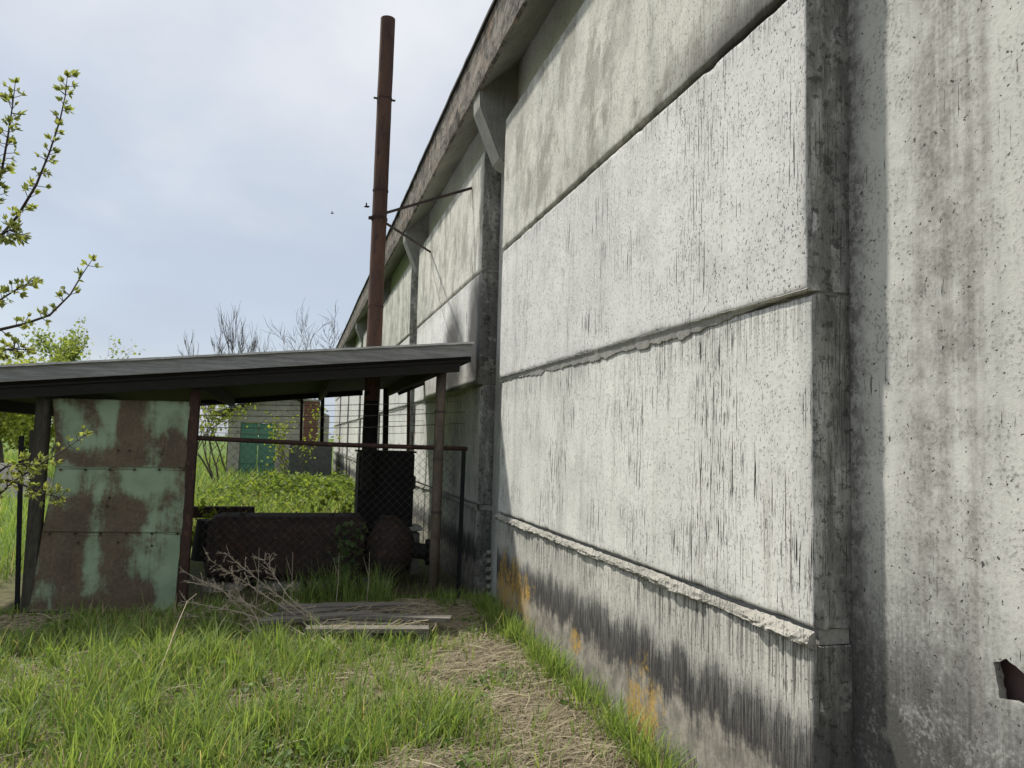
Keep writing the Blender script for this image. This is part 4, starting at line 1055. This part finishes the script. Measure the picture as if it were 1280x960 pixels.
for pts, Y, z0, dens in BR:
    p3 = [at(px, py, Y + .25*nz(i*.7, px*.01)) for i, (px, py) in enumerate(pts)]
    st_ = trunk_at(max(.4, p3[0].z - .5))
    chain = [st_, st_.lerp(p3[0], .5) + Vector((0, 0, -.06))] + p3
    r0 = .010; tw.tube(chain, [r0*(1-.86*i/(len(chain)-1)) for i in range(len(chain))], 6, caps=False)
    # leaf whorls every few centimetres along the visible part
    seglist = list(zip(p3, p3[1:])); tot = sum((q-p).length for p, q in seglist); s = .02; step = .036/dens
    done = 0
    for p, q in seglist:
        L = (q-p).length; dr = (q-p).normalized(); pos = 0
        while pos < L:
            base = p + dr*pos
            for side in (1, -1):
                if random.random() < .12: continue
                out = (dr.orthogonal().normalized()); out.rotate(Matrix.Rotation(random.uniform(0, 2*PI), 3, dr).to_quaternion())
                sp = base + out*random.uniform(.012, .035) + dr*.012
                tw.tube([base, sp], .0016, 4, caps=False)
                big = random.uniform(.75, 1.2)
                for k in range(random.choice((3, 4, 5))):
                    a_ = (out*random.uniform(.5, 1.1) + dr*random.uniform(.2, 1.0) + Vector((random.gauss(0, .45), random.gauss(0, .45), random.gauss(0, .45)+.15))).normalized()
                    LP.append((sp, a_)); LS.append(.034*big*random.uniform(.7, 1.15))
            pos += step*random.uniform(.7, 1.3)
    for k in range(7):
        a_ = (dr + Vector((random.gauss(0, .5), random.gauss(0, .5), random.gauss(0, .5)))).normalized(); LP.append((q, a_)); LS.append(.034)
tw.build('branches', M['twig'], mp, smooth=True)
n = len(LP); V = np.zeros((n, 6, 3), np.float32)
for i, ((p, u), s) in enumerate(zip(LP, LS)):
    v = u.orthogonal().normalized(); v.rotate(Matrix.Rotation(random.uniform(0, 2*PI), 3, u).to_quaternion()); w_ = u.cross(v)
    for k, q in enumerate((p, p+u*s*.5-w_*s*.06, p+u*s, p+u*s*.45+v*s*.27+w_*s*.08, p+u*s*.45-v*s*.27+w_*s*.08, p+u*s*.97)): V[i, k] = q
i = np.arange(n)*6; Q = np.concatenate([np.stack([i, i+1, i+2, i+3], 1), np.stack([i, i+4, i+5, i+1], 1)])
np_mesh('foliage', V.reshape(-1, 3), Q, M['leaf'], tuple(mp0), np.repeat(lcol(n, (.34, .37, .13), (.22, .27, .08)), 6, 0), parent=mp)

# ------------------------------------------------------------------ dry weeds before the shed
def dry_weed(label, base, stems, seed):
    rnd = random.Random(seed); root = thing('dry_weed', label, 'dead weed', tuple(base), 'dry weeds before the shed'); mb = MB()
    for s in stems:
        s = [Vector(p) for p in s]
        mb.tube(s, [.0065*(1-.7*i/(len(s)-1)) for i in range(len(s))], 5)
        for p, q in list(zip(s, s[1:]))[1:]:
            d = (q-p).normalized(); L = (q-p).length
            for k in range(17):
                b = p.lerp(q, rnd.random()); e = (d + Vector((rnd.gauss(0, .8), rnd.gauss(0, .8), rnd.gauss(0, .6)))).normalized()
                l = rnd.uniform(.03, .13); mb.tube([b, b+e*l*.6, b+e*l+Vector((0, 0, .01))], [.003, .002, .0012], 4, caps=False)
                for j in range(3):
                    bb = b+e*l*rnd.uniform(.3, 1); ee = (e + Vector((rnd.gauss(0, .7), rnd.gauss(0, .7), rnd.gauss(0, .7)))).normalized(); mb.tube([bb, bb+ee*.028], .0022, 3, caps=False)
    mb.build('stalks', M['weed'], root); return root
b = atz(440, 830); bb = lambda px, py, Y: at(px, py, Y)
dry_weed('fan of pale dry weed stalks leaning left over the grass beside the pallet', b,
         [[b, bb(370, 770, 6.9), bb(310, 730, 7.1), bb(262, 700, 7.2)], [b, bb(390, 775, 6.8), bb(335, 735, 7.0), bb(280, 690, 7.2)],
          [b, bb(360, 785, 6.8), bb(300, 765, 7.0), bb(232, 752, 7.2)], [b, bb(350, 775, 6.9), bb(290, 745, 7.1), bb(225, 712, 7.3)], [b, bb(400, 780, 6.7), bb(360, 745, 6.9), bb(330, 700, 7.1)]], 1)
b = atz(330, 800)
dry_weed('low tangle of dry weed stalks below the steel post', b, [[b, bb(300, 780, 7.2), bb(265, 772, 7.3), bb(225, 770, 7.4)], [b, bb(310, 770, 7.2), bb(275, 735, 7.3), bb(240, 728, 7.5)], [b, bb(320, 770, 7.2), bb(300, 745, 7.3), bb(290, 715, 7.4)]], 2)
b = atz(188, 866)
o = MB().tube([b, at(205, 825, b.y+.2), at(222, 780, b.y+.5), at(234, 752, b.y+.8), at(246, 742, b.y+.95)], [.006, .005, .004, .003, .002], 5).build('bent_stalk', M['weed'], None, origin=tuple(b)); tag(o, 'single long bent dry grass stalk in front of the sheet metal front', 'grass stalk')
for i, (px, pt, pb, lab) in enumerate(((320, 685, 752, 'upright dry stalk before the flange end of the tank'), (362, 690, 752, 'upright dry stalk before the middle of the tank'), (420, 690, 752, 'forked dry stalk before the leafy plant on the tank'), (458, 690, 752, 'upright dry stalk left of the boiler foot'))):
    b = at(px, pb, 8.0); b.z = 0; t_ = at(px+4, pt, 8.0)
    mb = MB().tube([b, b.lerp(t_, .5)+Vector((.01, 0, 0)), t_], [.005, .004, .002], 5)
    mb.tube([b.lerp(t_, .6), t_ + Vector((-.06, 0, -.05))], [.003, .0015], 4)
    o = mb.build('dry_stalk', M['weed'], None, origin=tuple(b)); tag(o, lab, 'dry stalk', 'dry stalks at the mesh')

# ------------------------------------------------------------------ outbuilding behind
YB = 35.0
bl, br = at(283, 590, YB), at(360, 590, YB)
ob = thing('outbuilding', 'small grey rendered outbuilding with green double doors behind the shed', 'outbuilding', ((bl.x+br.x)/2, YB, 0))
e0 = at(268, 519, YB); rg = at(352, 489, YB); xr_ = rg.x + (rg.x-e0.x)
wl = bl.x; sl_ = (rg.z-e0.z)/(rg.x-e0.x); wz = e0.z + (wl-e0.x)*sl_ - .1
wr = min(xr_-.4, 1.4); wzr = wz if wr >= xr_-.45 else e0.z + (xr_-wr)*sl_
d0, d1 = at(301, 528, YB), at(343, 590, YB)
poly = [(wl, -.1), (d0.x, -.1), (d0.x, d0.z), (d1.x, d0.z), (d1.x, -.1), (wr, -.1), (wr, rg.z-(wr-rg.x)*sl_-.1), (rg.x, rg.z-.1), (wl, wz)]
MB().prism(poly, 'y', YB, YB+.3).build('wall', M['render_grey'], ob)
MB().box((wl+.15, YB+3.3, wz/2), (.3, 6, wz+.1)).build('side_wall', M['render_grey'], ob)
for sx in (0, 1):
    cx_ = d0.x + (d1.x-d0.x)*(.25+.5*sx); mbd = MB().box((cx_, YB+.1, d0.z/2), ((d1.x-d0.x)/2-.03, .06, d0.z-.03)); lf = mbd.build('door', M['teal'], ob, bevel=.01)
    for q in (.25, .8): MB().box((cx_, YB+.055, d0.z*q), ((d1.x-d0.x)/2-.1, .03, .1)).build('batten', M['teal'], lf)
for sg in (1, -1):
    a = Vector((rg.x, YB-.5, rg.z)); ee = Vector((e0.x if sg > 0 else 2*rg.x-e0.x, YB-.5, e0.z)); 
    if sg < 0: ee = a + (ee-a)*.62
    mbr = MB(); up = Vector((0, 0, .10)); vs = [a, ee, ee+Vector((0, 7, 0)), a+Vector((0, 7, 0))]
    mbr.add([*vs, *[v+up for v in vs]], [(3, 2, 1, 0), (4, 5, 6, 7), (0, 1, 5, 4), (1, 2, 6, 5), (2, 3, 7, 6), (3, 0, 4, 7)]); mbr.build('roof', M['slate'], ob)
p = at(389, 520, 31.0)
bp = thing('brick_pillar', 'rust red brick pillar standing right of the outbuilding', 'pillar', (p.x, 31.2, 0))
MB().box((p.x, 31.2, 1.55), (.55, .5, 3.1)).build('shaft', M['brick'], bp)
MB().box((p.x, 31.2, 3.14), (.66, .6, .08)).build('cap', M['block'], bp)
p0, p1 = at(362, 556, 30.0), at(414, 590, 30.0)
o = MB().box(((p0.x+p1.x)/2, 30.0, p0.z/2), (p1.x-p0.x, .3, p0.z)).build('low_wall', M['slate'], None, origin=((p0.x+p1.x)/2, 30, 0), bevel=.02); tag(o, 'dark low wall before the brick pillar behind the nettles', 'wall')

# ------------------------------------------------------------------ birds
for px, py, Y, sz, lab in ((458, 259, 24, .17, 'small dark bird flying just left of the flue pipe'), (415, 267, 40, .15, 'tiny dark bird further left of the flue pipe')):
    p = at(px, py, Y); root = thing('bird', lab, 'bird', tuple(p), 'birds in the sky')
    MB().tube([p+Vector((-.5*sz, 0, 0)), p+Vector((-.2*sz, 0, .02)), p+Vector((.2*sz, 0, .02)), p+Vector((.5*sz, 0, .03)), p+Vector((.62*sz, 0, .02))], [.004, .03, .035, .025, .004], 8).build('body', M['bird'], root, smooth=True)
    for s in (1, -1):
        MB().add([p+Vector((.15*sz, 0, .02)), p+Vector((-.15*sz, 0, .02)), p+Vector((-.2*sz, s*.9*sz, .09)), p+Vector((.0, s*1.0*sz, .10)), p+Vector((.1*sz, 0, .035)), p+Vector((-.1*sz, 0, .035))], [(0, 1, 2, 3), (4, 3, 2, 5), (0, 3, 4), (1, 5, 2)]).build('wing', M['bird'], root)
